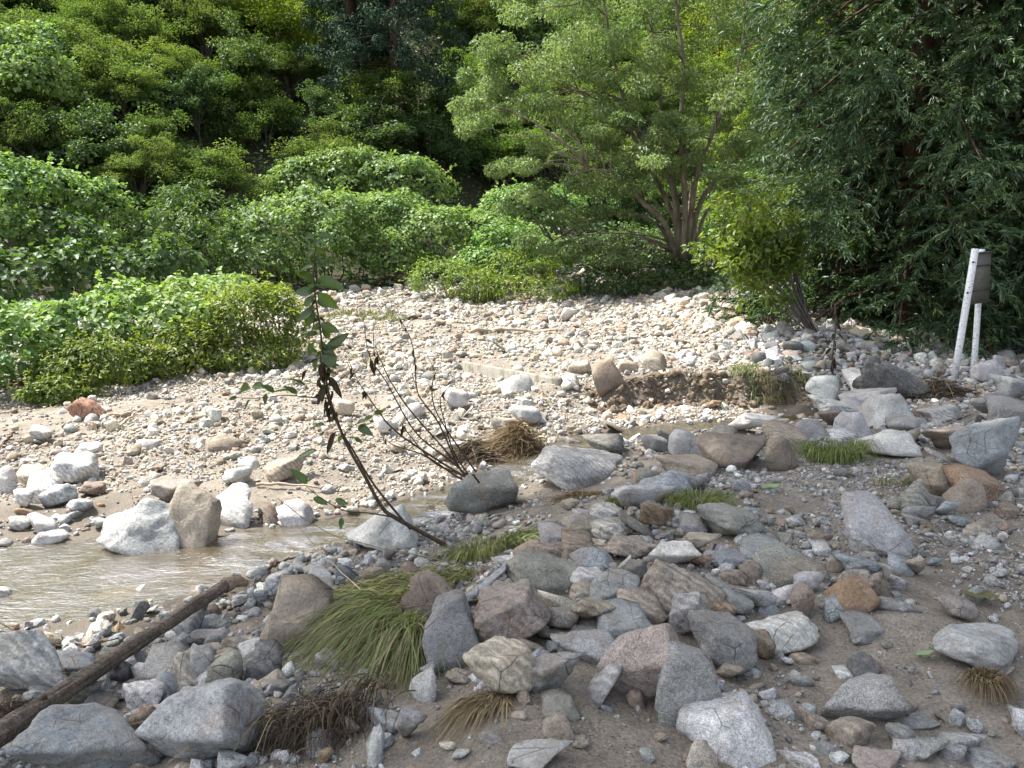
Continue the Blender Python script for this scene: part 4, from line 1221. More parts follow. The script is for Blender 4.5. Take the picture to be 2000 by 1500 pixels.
# the sunlit thicket on the left bank
LB = 'plants of the left bank thicket'
mound('kudzu_mound', 'kudzu with large round leaves at the left end of the bank thicket', 'vine', [(30, 700, 12.6, 90, 75, .9), (-40, 660, 13.2, 90, 80, .9), (70, 640, 14, 60, 50, .8)], LM['kudzu'], 0.102, 256, seed=14, group=LB)
mound('kudzu_mound', 'bright kudzu along the top of the left bank thicket', 'vine', [(200, 650, 13.8, 90, 70, .8), (140, 660, 13.6, 70, 70, .8), (270, 600, 14.8, 90, 50, .9), (370, 600, 15.2, 90, 50, .9), (330, 640, 14.2, 100, 55, .8), (450, 575, 16.5, 80, 34, .9)], LM['kudzu'], 0.111, 229, seed=15, group=LB)
mound('leafy_shrub', 'yellowish fine leaved shrub at the right end of the left bank thicket', 'shrub', [(480, 640, 14.6, 85, 75, .9), (545, 640, 15.0, 55, 80, .8), (430, 690, 13.9, 80, 60, .7), (400, 650, 14.4, 80, 70, .8), (500, 700, 14.0, 70, 40, .6)], LM['shrub'], .095, 560, 'oval', seed=16, group=LB)
mound('leafy_shrub', 'low olive shrub in front of the left bank thicket above the stump', 'shrub', [(160, 720, 12.5, 90, 50, .6), (240, 715, 12.9, 70, 50, .6), (120, 770, 11.9, 70, 34, .5)], LM['shrub'], .09, 560, 'oval', seed=17, group=LB)
mound('leafy_shrub', 'small green shrub under the kudzu in the middle of the left bank', 'shrub', [(300, 720, 13.2, 70, 48, .6), (360, 700, 13.5, 60, 50, .6)], LM['shrub'], .10, 520, 'oval', seed=18, group=LB)

# ---- the large pale green tree behind the fan
def hero_tree():
    rng = np.random.default_rng(500)
    base = at(1330, 512, 27.0); base[2] = terr1(base[0], base[1]) - .05
    Y = 27.0
    def P(px, py, dy=0.0): return at(px, py, Y + dy) - base
    root = thing('large_broadleaf_tree', 'large pale green tree with several stems behind the gravel fan', 'tree', base)
    stems = [[(1325, 512), (1318, 430), (1270, 330), (1215, 230), (1160, 190), (1080, 150)], [(1330, 512), (1322, 400), (1300, 280), (1285, 150), (1270, 20), (1260, -120)],
             [(1335, 512), (1338, 390), (1330, 260), (1335, 120), (1320, 0), (1330, -150)], [(1340, 512), (1352, 400), (1365, 330), (1400, 240), (1440, 140), (1460, 0)],
             [(1345, 512), (1360, 420), (1390, 360), (1450, 300), (1500, 240)], [(1322, 512), (1300, 440), (1250, 390), (1205, 340), (1150, 330)],
             [(1338, 512), (1345, 430), (1350, 350), (1345, 300)], [(1350, 512), (1368, 440), (1395, 395), (1450, 360), (1525, 348)],
             [(1320, 505), (1285, 440), (1220, 415), (1150, 430), (1080, 470)], [(1326, 512), (1312, 360), (1240, 250), (1200, 120), (1180, 0)]]
    tl = []; ends = []
    for i, s in enumerate(stems):
        s = [((s[0][0] - 1333) * 1.1 + 1333, s[0][1])] + s[1:]
        pts = [P(x, y, dy) for (x, y), dy in zip(s, np.linspace(rng.uniform(-.25, .25), rng.uniform(-2.2, 2.2), len(s)))]
        c = curve_pts(pts, 16); r = np.linspace(.115 if i not in (6, 7, 8) else .07, .03, 16) * (1 + .06 * rng.normal(size=16)); r[0] *= 1.35
        tl.append(tube(c, r, 8)); ends.append(c)
    cs, rs = [], []
    tiers = [(1330, 320, 90, 22), (1160, 360, 80, 24), (1245, 300, 80, 24), (1420, 290, 80, 22), (955, 170, 50, 34), (1000, 240, 70, 30), (1060, 200, 80, 34), (1100, 270, 80, 30), (980, 110, 60, 34),
             (1060, 100, 90, 40), (1150, 60, 90, 44), (1130, 150, 70, 30), (1200, 200, 70, 26), (1250, 80, 90, 40), (1330, 40, 90, 44), (1420, 60, 80, 44), (1470, 150, 70, 34), (1390, 160, 80, 32), (1300, 170, 80, 30),
             (1180, -20, 90, 44), (1290, -50, 100, 50), (1400, -40, 90, 44), (1070, 20, 80, 40), (1480, 40, 60, 40), (1350, 250, 70, 22), (1100, 330, 60, 24), (1060, 400, 60, 20), (1180, 420, 50, 16), (1310, 280, 60, 20), (1500, 260, 50, 26), (1230, 350, 50, 20), (1400, 340, 60, 18), (940, 230, 40, 24), (1040, 310, 50, 22),
             (1100, -80, 90, 44), (1230, -140, 100, 44), (1350, -150, 100, 44), (1470, -90, 80, 44), (1140, 240, 70, 26), (1270, 230, 50, 20), (1440, 220, 60, 24),
             (1130, 480, 50, 22), (1190, 500, 46, 20), (1060, 470, 50, 20)]
    for (px, py, rx, ry) in tiers:
        for k in range(6):
            a = P(px + rng.normal() * rx * .62, py + rng.normal() * ry * .7, rng.normal() * 1.5 if py < 300 else rng.normal() * .9 - .6)
            s = rng.uniform(.6, 1.15)
            cs.append(a); rs.append((rx / FPX * Y * .46 * s, rx / FPX * Y * .46 * s, ry / FPX * Y * .55 * s))
    cs = np.array(cs); rs = np.array(rs)
    V, F, T = clump_leaves(rng, cs, rs, 330, .14, .05, 'dia', .7, .4, .85, droop=.35)
    allc = np.vstack(ends)
    for c in cs[::2]:
        low = allc[allc[:, 2] < c[2] + .1]
        q = low[np.argmin(np.linalg.norm(low - c, axis=1) - .2 * low[:, 2])] if len(low) else allc[0]
        tl.append(limb(rng, q, c, .035, .008, 6, .08, .08))
    TV, TF = tubes_join(tl)
    mk('trunk', TV, TF, BARK_PALE, root)
    mk('crown', V, F, LM['hero'], root, tint=T)
hero_tree()

# ---- cedars
def cedar_geo(seed, H, R, nbr, spr_len=.55, fing=17, trunk_r=.28, lo=.12, per_m=5.0, fw=.017):
    rng = np.random.default_rng(seed)
    tl = [tube(np.array([(0, 0, -.5), (0, 0, .3), (0, 0, H * .5), (0, 0, H)]), [trunk_r * 1.25, trunk_r, trunk_r * .6, .02], 10)]
    cen, axs, scl = [], [], []
    for i in range(nbr):
        f = (i + rng.uniform(0, 1)) / nbr
        z = H * (lo + (1 - lo) * f); ang = i * 2.399 + rng.normal() * .3
        L = R * (1 - f) ** .55 * rng.uniform(.75, 1.15) + .25
        d = np.array([math.cos(ang), math.sin(ang), 0])
        P = [np.array([0, 0, z]), d * L * .35 + np.array([0, 0, z - .05 * L]), d * L * .7 + np.array([0, 0, z - .30 * L]), d * L * .95 + np.array([0, 0, z - .50 * L])]
        c = curve_pts(P, 7); tl.append(tube(c, np.linspace(.045 * (1 - .6 * f), .008, 7), 4))
        ns = max(4, int(L * per_m * (1 if z < 10 else .35)))
        ncl = max(2, int(L * 2.2)); ucl = np.sort(rng.uniform(.15, 1.0, ncl)); ucl[-1] = 1.0
        for k in range(ns):
            u = float(np.clip(ucl[int(rng.integers(0, ncl))] + rng.normal() * .045, .08, 1.0))
            j = u * 6; a = int(min(j, 5)); p = c[a] * (1 - (j - a)) + c[a + 1] * (j - a)
            side_ = np.cross(d, [0, 0, 1]) * rng.choice([-1, 1])
            ax = unit(d * rng.uniform(.1, 1.0) + side_ * rng.uniform(0, 1.0) + np.array([0, 0, rng.uniform(-.7, .5)]))
            cen.append(p + rng.normal(size=3) * np.array([.10, .10, .08])); axs.append(ax); scl.append(rng.uniform(.7, 1.35))
    cen = np.array(cen); axs = np.array(axs); scl = np.array(scl)
    m = len(cen)
    # every spray: rope-like twigs set along a short axis, tips drooping
    ci = np.repeat(np.arange(m), fing); n = len(ci)
    u = rng.uniform(0, 1, n)
    A = axs[ci]; S = scl[ci][:, None]
    up = np.array([0, 0, 1.0]); sd = unit(np.cross(A, up) + 1e-4)
    B = cen[ci] + A * (u[:, None] * spr_len * S) - up * (.25 * u[:, None] ** 2 * spr_len * S)
    sgn = rng.choice([-1, 1], n)[:, None]
    d1 = unit(A * rng.uniform(.5, 1.1, (n, 1)) + sd * sgn * rng.uniform(.1, .8, (n, 1)) + rng.normal(size=(n, 3)) * .28 - up * rng.uniform(.0, .45, (n, 1)))
    Lf = (rng.uniform(.075, .19, n) * (1.15 - .45 * u))[:, None] * S
    p0 = B; p1 = B + d1 * Lf * .55; p2 = p1 + unit(d1 - up * .55) * Lf * .5
    w = fw * S * rng.uniform(.8, 1.2, (n, 1))
    q = unit(np.cross(d1, rng.normal(size=(n, 3)))); r_ = np.cross(d1, q)
    V = np.stack([p0 - q * w * .35, p0 + q * w * .35, p1 + q * w * .5, p1 - q * w * .5, p2], 1).reshape(-1, 3); b = np.arange(n)[:, None] * 5
    Q = b + np.array([0, 1, 2, 3]); T3 = b + np.array([3, 2, 4])
    base = rng.uniform(0, .6, m)[ci] + rng.uniform(-.1, .25, n)
    t = np.stack([base * .5] * 2 + [base] * 2 + [base + .3], 1).clip(0, 1).ravel()
    TV, TF = tubes_join(tl)
    return V, [Q, T3], t, TV, TF

def cedar(name, label, pos, geo, sc=1.0, rz=0.0):
    V, F, t, TV, TF = geo
    root = thing(name, label, 'tree', pos, rz, 'cedars on the right'); root.scale = (sc,) * 3
    mk('trunk', TV, TF, BARK_RED, root); mk('crown', V, F, LM['cedar'], root, tint=t)
    return root
geoA = cedar_geo(601, 19.0, 3.5, 190, spr_len=.8, per_m=11.0, lo=.02, fing=62, fw=.019)
pa = at(1765, 690, 17.0); pa[2] = terr1(pa[0], pa[1])
cA = cedar('cedar_tree', 'dense dark green cedar with drooping branches left of the sign', pa, geoA, 1.12, .4)
pb = at(1990, 690, 16.4); pb[2] = terr1(pb[0], pb[1])
cB = copy_tree(cA); cB.location = pb; cB.rotation_euler = (0, 0, 2.3); cB['label'] = 'cedar with red brown trunk behind the sign at the right edge'
pc = at(2260, 690, 14.8); pc[2] = terr1(pc[0], pc[1])
cC = copy_tree(cA); cC.location = pc; cC.rotation_euler = (0, 0, 4.3); cC['label'] = 'cedar branches reaching in from beyond the right edge, high up'
pd_ = at(1640, 690, 19.0); pd_[2] = terr1(pd_[0], pd_[1])
cD = copy_tree(cA); cD.location = pd_; cD.rotation_euler = (0, 0, 5.4); cD.scale = (.7,) * 3; cD['label'] = 'cedar at the left end of the cedar group behind the leaning shrub'
# the big conifer high on the slope
def big_conifer(name, label, px, py, Y, H, R, seed):
    rng = np.random.default_rng(seed)
    b = at(px, py, Y); root = thing(name, label, 'tree', b)
    cs, rs = [], []; tl = [tube(np.array([(0, 0, -3.0), (0, 0, 1), (0, 0, H * .6), (0, 0, H)]), [.38, .33, .2, .03], 10)]
    for k in range(230):
        f = rng.uniform(0, 1) ** 1.2; z = 1.2 + f * (H - 1.2); rr = R * (1 - f) ** .6 * rng.uniform(.55, 1.05); a = rng.uniform(0, 6.283)
        c = np.array([math.cos(a) * rr, math.sin(a) * rr, z - .18 * rr]); cs.append(c); s_ = rng.uniform(.4, .8); rs.append((s_, s_, s_ * .75))
        if k % 4 == 0: tl.append(limb(rng, (0, 0, z + .1), c, .06, .015, 5))
    V, F, T = clump_leaves(rng, np.array(cs), np.array(rs), 150, .22, .07, 'dia', .5, 1.1, .4, droop=.3)
    TV, TF = tubes_join(tl); mk('trunk', TV, TF, BARK_RED, root); mk('crown', V, F, LM['conifer'], root, tint=T)
    return root
big_conifer('conifer_tree', 'big dark conifer standing high on the slope', 775, 200, 42.0, 14.0, 3.9, 602)
big_conifer('conifer_tree', 'second dark conifer standing close left of the big one', 690, 150, 44.0, 13.0, 2.6, 603)

# ---- leaning shrub in front of the fan
def leaning_shrub():
    rng = np.random.default_rng(700)
    base = hit(1590, 655); Y = base[1]
    root = thing('leaning_shrub', 'leafy shrub with many thin stems leaning over the gravel, left of the cedar', 'shrub', base)
    tl, cs, rs = [], [], []
    for k in range(18):
        ex, ey = rng.uniform(1395, 1560), rng.uniform(385, 545)
        e = at(ex, ey, Y + rng.normal() * .45)
        m = at(1585 + (ex - 1585) * .45 + rng.normal() * 8, 650 + (ey - 650) * .55, Y + rng.normal() * .15)
        c = curve_pts([base + rng.normal(size=3) * .05, m, e], 9) - base
        tl.append(tube(c, np.linspace(.022, .006, 9), 5))
        for q in (6, 7, 7, 8, 8):
            for z in range(2):
                cs.append(c[q] + rng.normal(size=3) * np.array([.24, .2, .18])); s = rng.uniform(.12, .24); rs.append((s, s, s * .75))
    cs, rs = np.array(cs), np.array(rs)
    V, F, T = clump_leaves(rng, cs, rs, 26, .12, .07, 'oval', .7, .3, .6, droop=.25)
    TV, TF = tubes_join(tl); mk('stems', TV, TF, BARK, root); mk('foliage', V, F, LM['shrub'], root, tint=T)
leaning_shrub()
mound('leafy_shrub', 'dark shrub growing under the leaning shrub', 'shrub', [(1500, 605, 16.2, 42, 34, .5), (1550, 570, 16.8, 40, 50, .6)], LM['dark'], .1, 150, 'oval', seed=21)
mound('leafy_shrub', 'bright maple-like bush between the leaning shrub and the cedar', 'shrub', [(1590, 410, 18, 60, 75, .9), (1640, 470, 17.5, 50, 60, .8)], LM['maple'], .12, 150, 'oval', seed=22)

# ---- unseen tree left of the viewpoint, crown shaped and raised to shade the near bank
def shade_tree():
    rng = np.random.default_rng(800)
    base = np.array([-9.5, 1.5, -.45])
    root = thing('overhanging_tree', 'tall leafy tree left of the viewpoint whose crown shades the near bank', 'tree', base)
    tl = [tube(curve_pts([(0, 0, -.3), (.1, .1, 5), (.3, .8, 9), (.8, 2.0, 13.5)], 12), np.linspace(.48, .24, 12), 10)]
    # crown: covers the points whose shadows fall on the near bank
    edge = [(-3.6, 3.2), (-2.6, 4.3), (-1.9, 5.4), (-.9, 6.6), (.25, 7.9), (1.4, 8.9), (3.0, 10.2), (4.2, 11.2), (5.0, 13.2), (6, 14.5), (11, 15)]
    cs, rs = [], []
    ex = np.array([e[0] for e in edge]); ey = np.array([e[1] for e in edge])
    tries = 0
    while len(cs) < 640 and tries < 20000:
        tries += 1
        gx_, gy_ = rng.uniform(-4.5, 10.5), rng.uniform(-1.0, 15)
        yl = np.interp(gx_, ex, ey, left=-9, right=ey[-1])
        if gy_ > yl - .35 or gx_ < -3.4: continue
        h = rng.uniform(14.5, 17.5)
        c = np.array([gx_, gy_, 0]) + SUN_DIR / SUN_DIR[2] * h
        cs.append(c - base); s = rng.uniform(.5, .95); rs.append((s, s, s * .35))
    cs, rs = np.array(cs), np.array(rs)
    V, F, T = clump_leaves(rng, cs, rs, 120, .16, .10, 'dia', 1.2, .2, .35)
    top = np.array([.8, 2.0, 13.3])
    for c in cs[::4]:
        tl.append(limb(rng, top, c, .07, .012, 6, .04, .06))
    TV, TF = tubes_join(tl); mk('trunk', TV, TF, BARK, root); mk('crown', V, F, LM['maple'], root, tint=T)
shade_tree()

# ================================================================== grass, debris, built things
def ribbons(B, D, L, W, arch, fall, segs=5, ground=True, clear=.012):
    """curved blades: start B, heading D (unit, mostly level), length L, arch height and fall in metres"""
    n = len(B); t = np.linspace(0, 1, segs + 1)
    L = np.broadcast_to(L, (n,)); W = np.broadcast_to(W, (n,)); arch = np.broadcast_to(arch, (n,)); fall = np.broadcast_to(fall, (n,))
    C = B[:, None, :] + D[:, None, :] * (L[:, None] * t[None])[..., None]
    C[..., 2] += arch[:, None] * (1 - (1 - t[None]) ** 2) - (arch + fall)[:, None] * t[None] ** 2.2
    if ground:
        g = terr(C[..., 0].ravel(), C[..., 1].ravel(), True).reshape(C.shape[:2]) + clear
        C[..., 2] = np.maximum(C[..., 2], g)
    T = np.gradient(C, axis=1); T = T / np.maximum(np.linalg.norm(T, axis=2, keepdims=True), 1e-9)
    ref = np.array([0, 0, 1.0]) + .6 * rngG.normal(size=(n, 1, 3))
    S = np.cross(T, ref); S /= np.maximum(np.linalg.norm(S, axis=2, keepdims=True), 1e-9)
    wd = (W[:, None] * (1 - t[None] ** 1.6 * .92))[..., None] * .5
    V = np.stack([C - S * wd, C + S * wd], 2).reshape(-1, 3)
    k = (segs + 1) * 2
    b = np.arange(n)[:, None, None] * k + (np.arange(segs) * 2)[None, :, None]
    F = (b + np.array([0, 1, 3, 2])[None, None, :]).reshape(-1, 4)
    return V, F, k
rngG = np.random.default_rng(42)

def tuft(name, label, px, py, rpx, n, L, W, mat, lean=(0, 0), spread=.5, arch=.8, fall=.2, tint=(.4, 1), cat='grass', group=None, Y=None, root_h=0, stretch=1.0):
    """grass tuft standing on the ground; lean in metres of level heading"""
    c = hit(px, py) if Y is None else at(px, py, Y)
    R = rpx / FPX * c[1]
    root = thing(name, label, cat, c, 0, group)
    r = np.sqrt(rngG.uniform(0, 1, n)) * R; a = rngG.uniform(0, 6.283, n)
    B = c + np.stack([r * np.cos(a) * stretch, r * np.sin(a) * .8, np.zeros(n)], 1)
    B[:, 2] = terr(B[:, 0], B[:, 1]) + root_h
    D = np.stack([np.cos(a) * spread + lean[0] + rngG.normal(size=n) * .25, np.sin(a) * spread + lean[1] + rngG.normal(size=n) * .25, np.zeros(n)], 1)
    ll = L * rngG.uniform(.5, 1.2, n)
    V, F, k = ribbons(B, D, ll * .6, W * rngG.uniform(.6, 1.3, n), ll * arch, ll * fall)
    t = np.repeat(rngG.uniform(tint[0], tint[1], n), k)
    o = mk('blades', V - np.array(c), F, mat, root, tint=t); o['kind'] = 'stuff'
    return root

def tangle(name, label, px, py, rx, ry, n, L, W, mat, cat='debris', hgt=.12, head=None, tint=(0, 1), group=None, mound_h=None):
    """a heap of washed-up stems, roots and straw"""
    c = hit(px, py); Y = c[1]
    RX = rx / FPX * Y; RY = max(ry / FPX * Y * 1.6, .1)
    root = thing(name, label, cat, c, 0, group)
    u = unit(rngG.normal(size=(n, 3))) * (rngG.uniform(0, 1, n) ** .5)[:, None]
    B = c + u * np.array([RX, RY, 0]); B[:, 2] = terr(B[:, 0], B[:, 1]) + hgt * np.maximum(1 - np.hypot(u[:, 0], u[:, 1]), 0) * rngG.uniform(.2, 1.2, n)
    a = rngG.uniform(0, 6.283, n) if head is None else head + rngG.normal(size=n) * .55
    D = np.stack([np.cos(a), np.sin(a), rngG.normal(size=n) * .2], 1)
    ll = L * rngG.uniform(.4, 1.3, n)
    V, F, k = ribbons(B - D * ll[:, None] * .3, D, ll, W * rngG.uniform(.5, 1.4, n), rngG.uniform(-.05, .2, n) * ll, ll * .12, 5, True, .004)
    o = mk('fibres', V - np.array(c), F, mat, root, tint=np.repeat(rngG.uniform(tint[0], tint[1], n), k)); o['kind'] = 'stuff'
    return root

ROOTM = tint_material('dark_roots', [(0, (.04, .03, .02)), (.6, (.10, .075, .05)), (1, (.24, .185, .12))])
# ---- the big combed grass clump in the foreground
def big_clump():
    c = hit(745, 1262); c = np.array(c)
    root = thing('grass_clump', 'large combed green grass clump hanging over the bank between the stones', 'grass', c)
    n = 2100
    s = rngG.uniform(0, 1, n)
    A = np.array(hit(700, 1205)); Bp = np.array(hit(822, 1268))
    B = A * (1 - s[:, None]) + Bp * s[:, None] + rngG.normal(size=(n, 3)) * np.array([.045, .06, 0])
    B[:, 2] = terr(B[:, 0], B[:, 1]) + rngG.uniform(.03, .13, n)
    ang = np.radians(205 + 62 * s ** 1.1 + rngG.normal(size=n) * 15)
    D = np.stack([np.cos(ang), np.sin(ang), np.zeros(n)], 1)
    L = rngG.uniform(.16, .56, n) * (1.1 - .25 * s)
    V, F, k = ribbons(B, D, L, rngG.uniform(.0035, .009, n), rngG.uniform(.0, .13, n), rngG.uniform(.08, .26, n), 7, True, .02)
    t = rngG.uniform(.42, 1, n); dead = rngG.uniform(size=n) < .42; t[dead] = rngG.uniform(0, .28, dead.sum())
    o = mk('blades', V - c, F, LM['grass'], root, tint=np.repeat(t, k)); o['kind'] = 'stuff'
    # torn root ball below
    n = 900
    q = np.array(hit(600, 1450)); e = np.array(hit(690, 1400))
    s = rngG.uniform(0, 1, n)
    B = q * (1 - s[:, None]) + e * s[:, None] + rngG.normal(size=(n, 3)) * np.array([.10, .06, 0]); B[:, 2] = terr(B[:, 0], B[:, 1]) + rngG.uniform(.02, .16, n)
    ang = np.radians(235 + rngG.normal(size=n) * 40); D = np.stack([np.cos(ang), np.sin(ang), np.zeros(n)], 1)
    V, F, k = ribbons(B, D, rngG.uniform(.06, .22, n), rngG.uniform(.0025, .006, n), rngG.uniform(0, .06, n), rngG.uniform(.1, .25, n), 5, True, .004)
    o = mk('roots', V - c, F, ROOTM, root, tint=np.repeat(rngG.uniform(0, 1, n) ** 1.6, k)); o['kind'] = 'stuff'
big_clump()
def straw_fan():
    c = np.array(hit(560, 1432)); c[2] += .05
    root = thing('straw_bundle', 'bundle of long pale straw stems fanning left from the torn roots', 'straw', c)
    for (px, py) in [(385, 1375), (382, 1400), (170, 1475), (280, 1498), (360, 1505), (420, 1510), (450, 1520), (330, 1530), (470, 1490), (400, 1470), (500, 1510)]:
        e = np.array(hit(px, py)); e[2] += .08
        m = (c + e) / 2 + np.array([0, 0, .07]) + rngG.normal(size=3) * .012
        V, F, E = tube(curve_pts([c + rngG.normal(size=3) * .02, m, e], 9) - c, np.linspace(.0035, .0018, 9), 5)
        mk('stem', V, [F, E], LM['dry'], root, tint=np.full(len(V), rngG.uniform(.55, 1)))
straw_fan()
tuft('grass_clump', 'flattened grass lying over the bank above the big clump', 800, 1150, 105, 1100, .38, .007, LM['grass'], (-.9, -.4), .35, .4, .25, (.1, 1), stretch=1.4)
tuft('grass_clump', 'arching green grass tuft left of the brown pink stones behind', 1010, 1062, 42, 420, .32, .006, LM['grass'], (.9, -.1), .35, .6, .3, (.35, 1))
tuft('grass_clump', 'mixed weeds and grass at the foot of the sapling', 930, 1092, 50, 420, .22, .006, LM['grass'], (-.2, 0), .7, .9, .1, (.3, 1))
tuft('grass_clump', 'bright grass tuft beside the upright brown stone', 1630, 905, 50, 900, .36, .006, LM['grass'], (0, 0), .6, .85, .1, (.5, 1), stretch=1.1)
tuft('grass_clump', 'small grass patch right of the pale stones above the heap', 1365, 990, 46, 650, .23, .005, LM['grass'], (0, 0), .8, .75, .1, (.5, 1), stretch=1.2)
tuft('grass_clump', 'small grass patch left of the rusty slab', 1222, 988, 34, 420, .23, .005, LM['grass'], (.4, 0), .6, .7, .2, (.4, .95), stretch=1.2)
tuft('grass_clump', 'sparse weeds on the sand below the white triangular rock', 1745, 948, 36, 90, .16, .005, LM['grass'], (0, 0), .6, .8, .1, (.35, .9))
tuft('grass_clump', 'ferny grass hanging from the lip of the cut earth bank', 1505, 728, 62, 900, .26, .008, LM['grass'], (-.2, -.7), .5, .6, .35, (.6, 1), stretch=1.3)
tuft('grass_clump', 'thin grass on the left part of the earth bank lip', 1395, 742, 40, 160, .15, .006, LM['grass'], (-.1, -.6), .5, .5, .3, (.4, .9), stretch=1.4)
tuft('grass_clump', 'bright green grass patch on the far gravel behind the sapling', 715, 622, 70, 900, .34, .014, LM['grass'], (0, 0), .6, .75, .1, (.6, 1), stretch=1.1)
tuft('grass_clump', 'dry brownish grass patch on the far gravel right of the sapling leaves', 745, 700, 62, 500, .26, .012, LM['dry'], (0, -.2), .6, .5, .2, (.3, .9), stretch=1.2)
tuft('tall_grass', 'tall reed grass rising from the left bank thicket', 135, 690, 60, 260, 1.15, .022, LM['grass'], (-.1, 0), .4, 1.15, .1, (.55, .95), Y=13.4)
tuft('tall_grass', 'tall reed grass behind the sapling top at the gravel edge', 560, 548, 40, 220, 1.3, .03, LM['grass'], (0, 0), .5, 1.0, .2, (.5, .85))
tuft('tall_grass', 'drooping reed grass at the back edge of the gravel fan', 940, 590, 36, 240, 1.5, .03, LM['grass'], (0, -.2), .5, .75, .3, (.45, .8))
tuft('dry_grass', 'drooping dry straw tuft below the cream block', 955, 1368, 40, 420, .28, .0045, LM['dry'], (-.45, -.6), .35, .25, .5, (.2, 1), stretch=1.2)
tuft('dry_grass', 'small brown dead tuft on the sand at the lower right', 1925, 1345, 30, 380, .15, .0045, LM['dry'], (0, -.4), .6, .55, .5, (0, .7), root_h=.03)
tangle('driftwood_debris', 'heap of washed up straw and roots beside the stream, above the flat boulder', 1015, 880, 78, 34, 1500, .42, .009, LM['dry'], 'debris', .34, 3.9, (0, .7))
tangle('driftwood_debris', 'dark brown roots trailing left from the straw heap along the stream', 925, 893, 62, 20, 700, .4, .008, ROOTM, 'debris', .2, 3.6, (.1, 1))
tangle('driftwood_debris', 'brown straw matted on the silt below the flat topped boulder', 1130, 972, 62, 24, 420, .22, .005, LM['dry'], 'debris', .05, None, (0, .7))
tangle('driftwood_debris', 'pile of twigs and roots around the foot of the sign posts', 1815, 772, 90, 26, 900, .5, .009, ROOTM, 'debris', .24, 3.5, (.1, 1))
tangle('driftwood_debris', 'matted rootlets at the foot of the bare twig shrub', 975, 988, 46, 18, 420, .2, .005, ROOTM, 'debris', .1, None, (0, .8))
tangle('driftwood_debris', 'dark matted stems caught on the pale boulder behind the sapling', 838, 1010, 40, 16, 320, .2, .005, ROOTM, 'debris', .12, None, (0, .5))
tangle('hanging_roots', 'torn roots hanging from the right end of the earth bank', 1515, 775, 44, 24, 420, .3, .007, ROOTM, 'debris', .4, 4.4, (.2, 1))
tangle('driftwood_debris', 'dark root tangle beside the lower end of the log', 20, 1405, 60, 34, 300, .16, .004, ROOTM, 'debris', .1, None, (0, .8))

# ---- the fallen log
def fallen_log():
    rng = np.random.default_rng(1)
    A = [at(-150, 1520, 2.5), at(0, 1432, 2.86), at(120, 1353, 3.22), at(250, 1268, 3.72), at(370, 1190, 4.28), at(445, 1140, 4.72)]
    c = curve_pts(A, 90); base = np.array(A[1])
    sides = 36
    V, F, E = tube(c, np.linspace(.044, .037, 90), sides, True)
    ring = V[:90 * sides].reshape(90, sides, 3); cen = c[:, None, :]
    th = np.arange(sides) / sides * 2 * math.pi
    q = np.stack([np.cos(th)[None] * np.ones((90, 1)) * 3.2, np.sin(th)[None] * np.ones((90, 1)) * 3.2, np.linspace(0, 5, 90)[:, None] * np.ones((1, sides))], -1).reshape(-1, 3)
    f = fbm(q, 4, 3).reshape(90, sides); rid = 1 - np.abs(fbm(q * np.array([2.2, 2.2, .7]), 3, 8)).reshape(90, sides)
    lump = fbm(np.stack([np.linspace(0, 9, 90), np.zeros(90), np.zeros(90)], 1), 2, 4)
    k = 1 + .16 * f + .22 * (rid - .7) + .12 * lump[:, None]
    ring = cen + (ring - cen) * k[..., None]
    V[:90 * sides] = ring.reshape(-1, 3)
    m, nt, out = new_mat('weathered_log_bark'); g = N(nt)
    tc = g.node('ShaderNodeTexCoord'); mp = g.node('ShaderNodeMapping'); g.link(tc.outputs['Object'], mp.inputs['Vector'])
    d = np.array(A[-1]) - np.array(A[0]); d /= np.linalg.norm(d)
    mp.inputs['Rotation'].default_value = (0, 0, -math.atan2(d[1], d[0])); mp.inputs['Scale'].default_value = (2.2, 30, 30)
    a = g.noise(mp.outputs[0], 2.2, 7, .7, .6); b = g.noise(g.pos(), 9, 3)
    col = g.ramp(a, [(.25, (.045, .034, .026)), (.48, (.16, .125, .10)), (.75, (.36, .30, .25))])
    col = g.mix(1.0, col, g.ramp(b, [(.3, .7), (.7, 1.25)]), 'MULTIPLY')
    g.link(g.pbr(col, .85, g.bump(a, 1.0, .012), .2), out.inputs[0])
    root = thing('fallen_log', 'long weathered brown log lying diagonally across the stones at lower left', 'log', base)
    mk('bark', V - base, [F, E], m, root)
    wood = plain_material('bare_broken_wood', (.14, .095, .06), (.36, .29, .21), 30)
    e0 = np.array(A[-1]); e1 = at(482, 1140, 4.8)
    V, F, E = tube(curve_pts([e0 - d * .04, (e0 + e1) / 2 + np.array([0, 0, .015]), e1], 8), np.linspace(.05, .022, 8) * (1 + .1 * rng.normal(size=8)), 9)
    mk('broken_end', V - base, [F, E], wood, root)
    for (a_, b_, r) in [((90, 1360, 3.1), (30, 1405, 3.0), .012), ((60, 1395, 3.0), (-20, 1425, 2.85), .015)]:
        V, F, E = tube(curve_pts([at(*a_), (at(*a_) + at(*b_)) / 2 + rng.normal(size=3) * .01, at(*b_)], 6), np.linspace(r, r * .4, 6), 6)
        mk('branch_stub', V - base, [F, E], TWIG, root)
fallen_log()

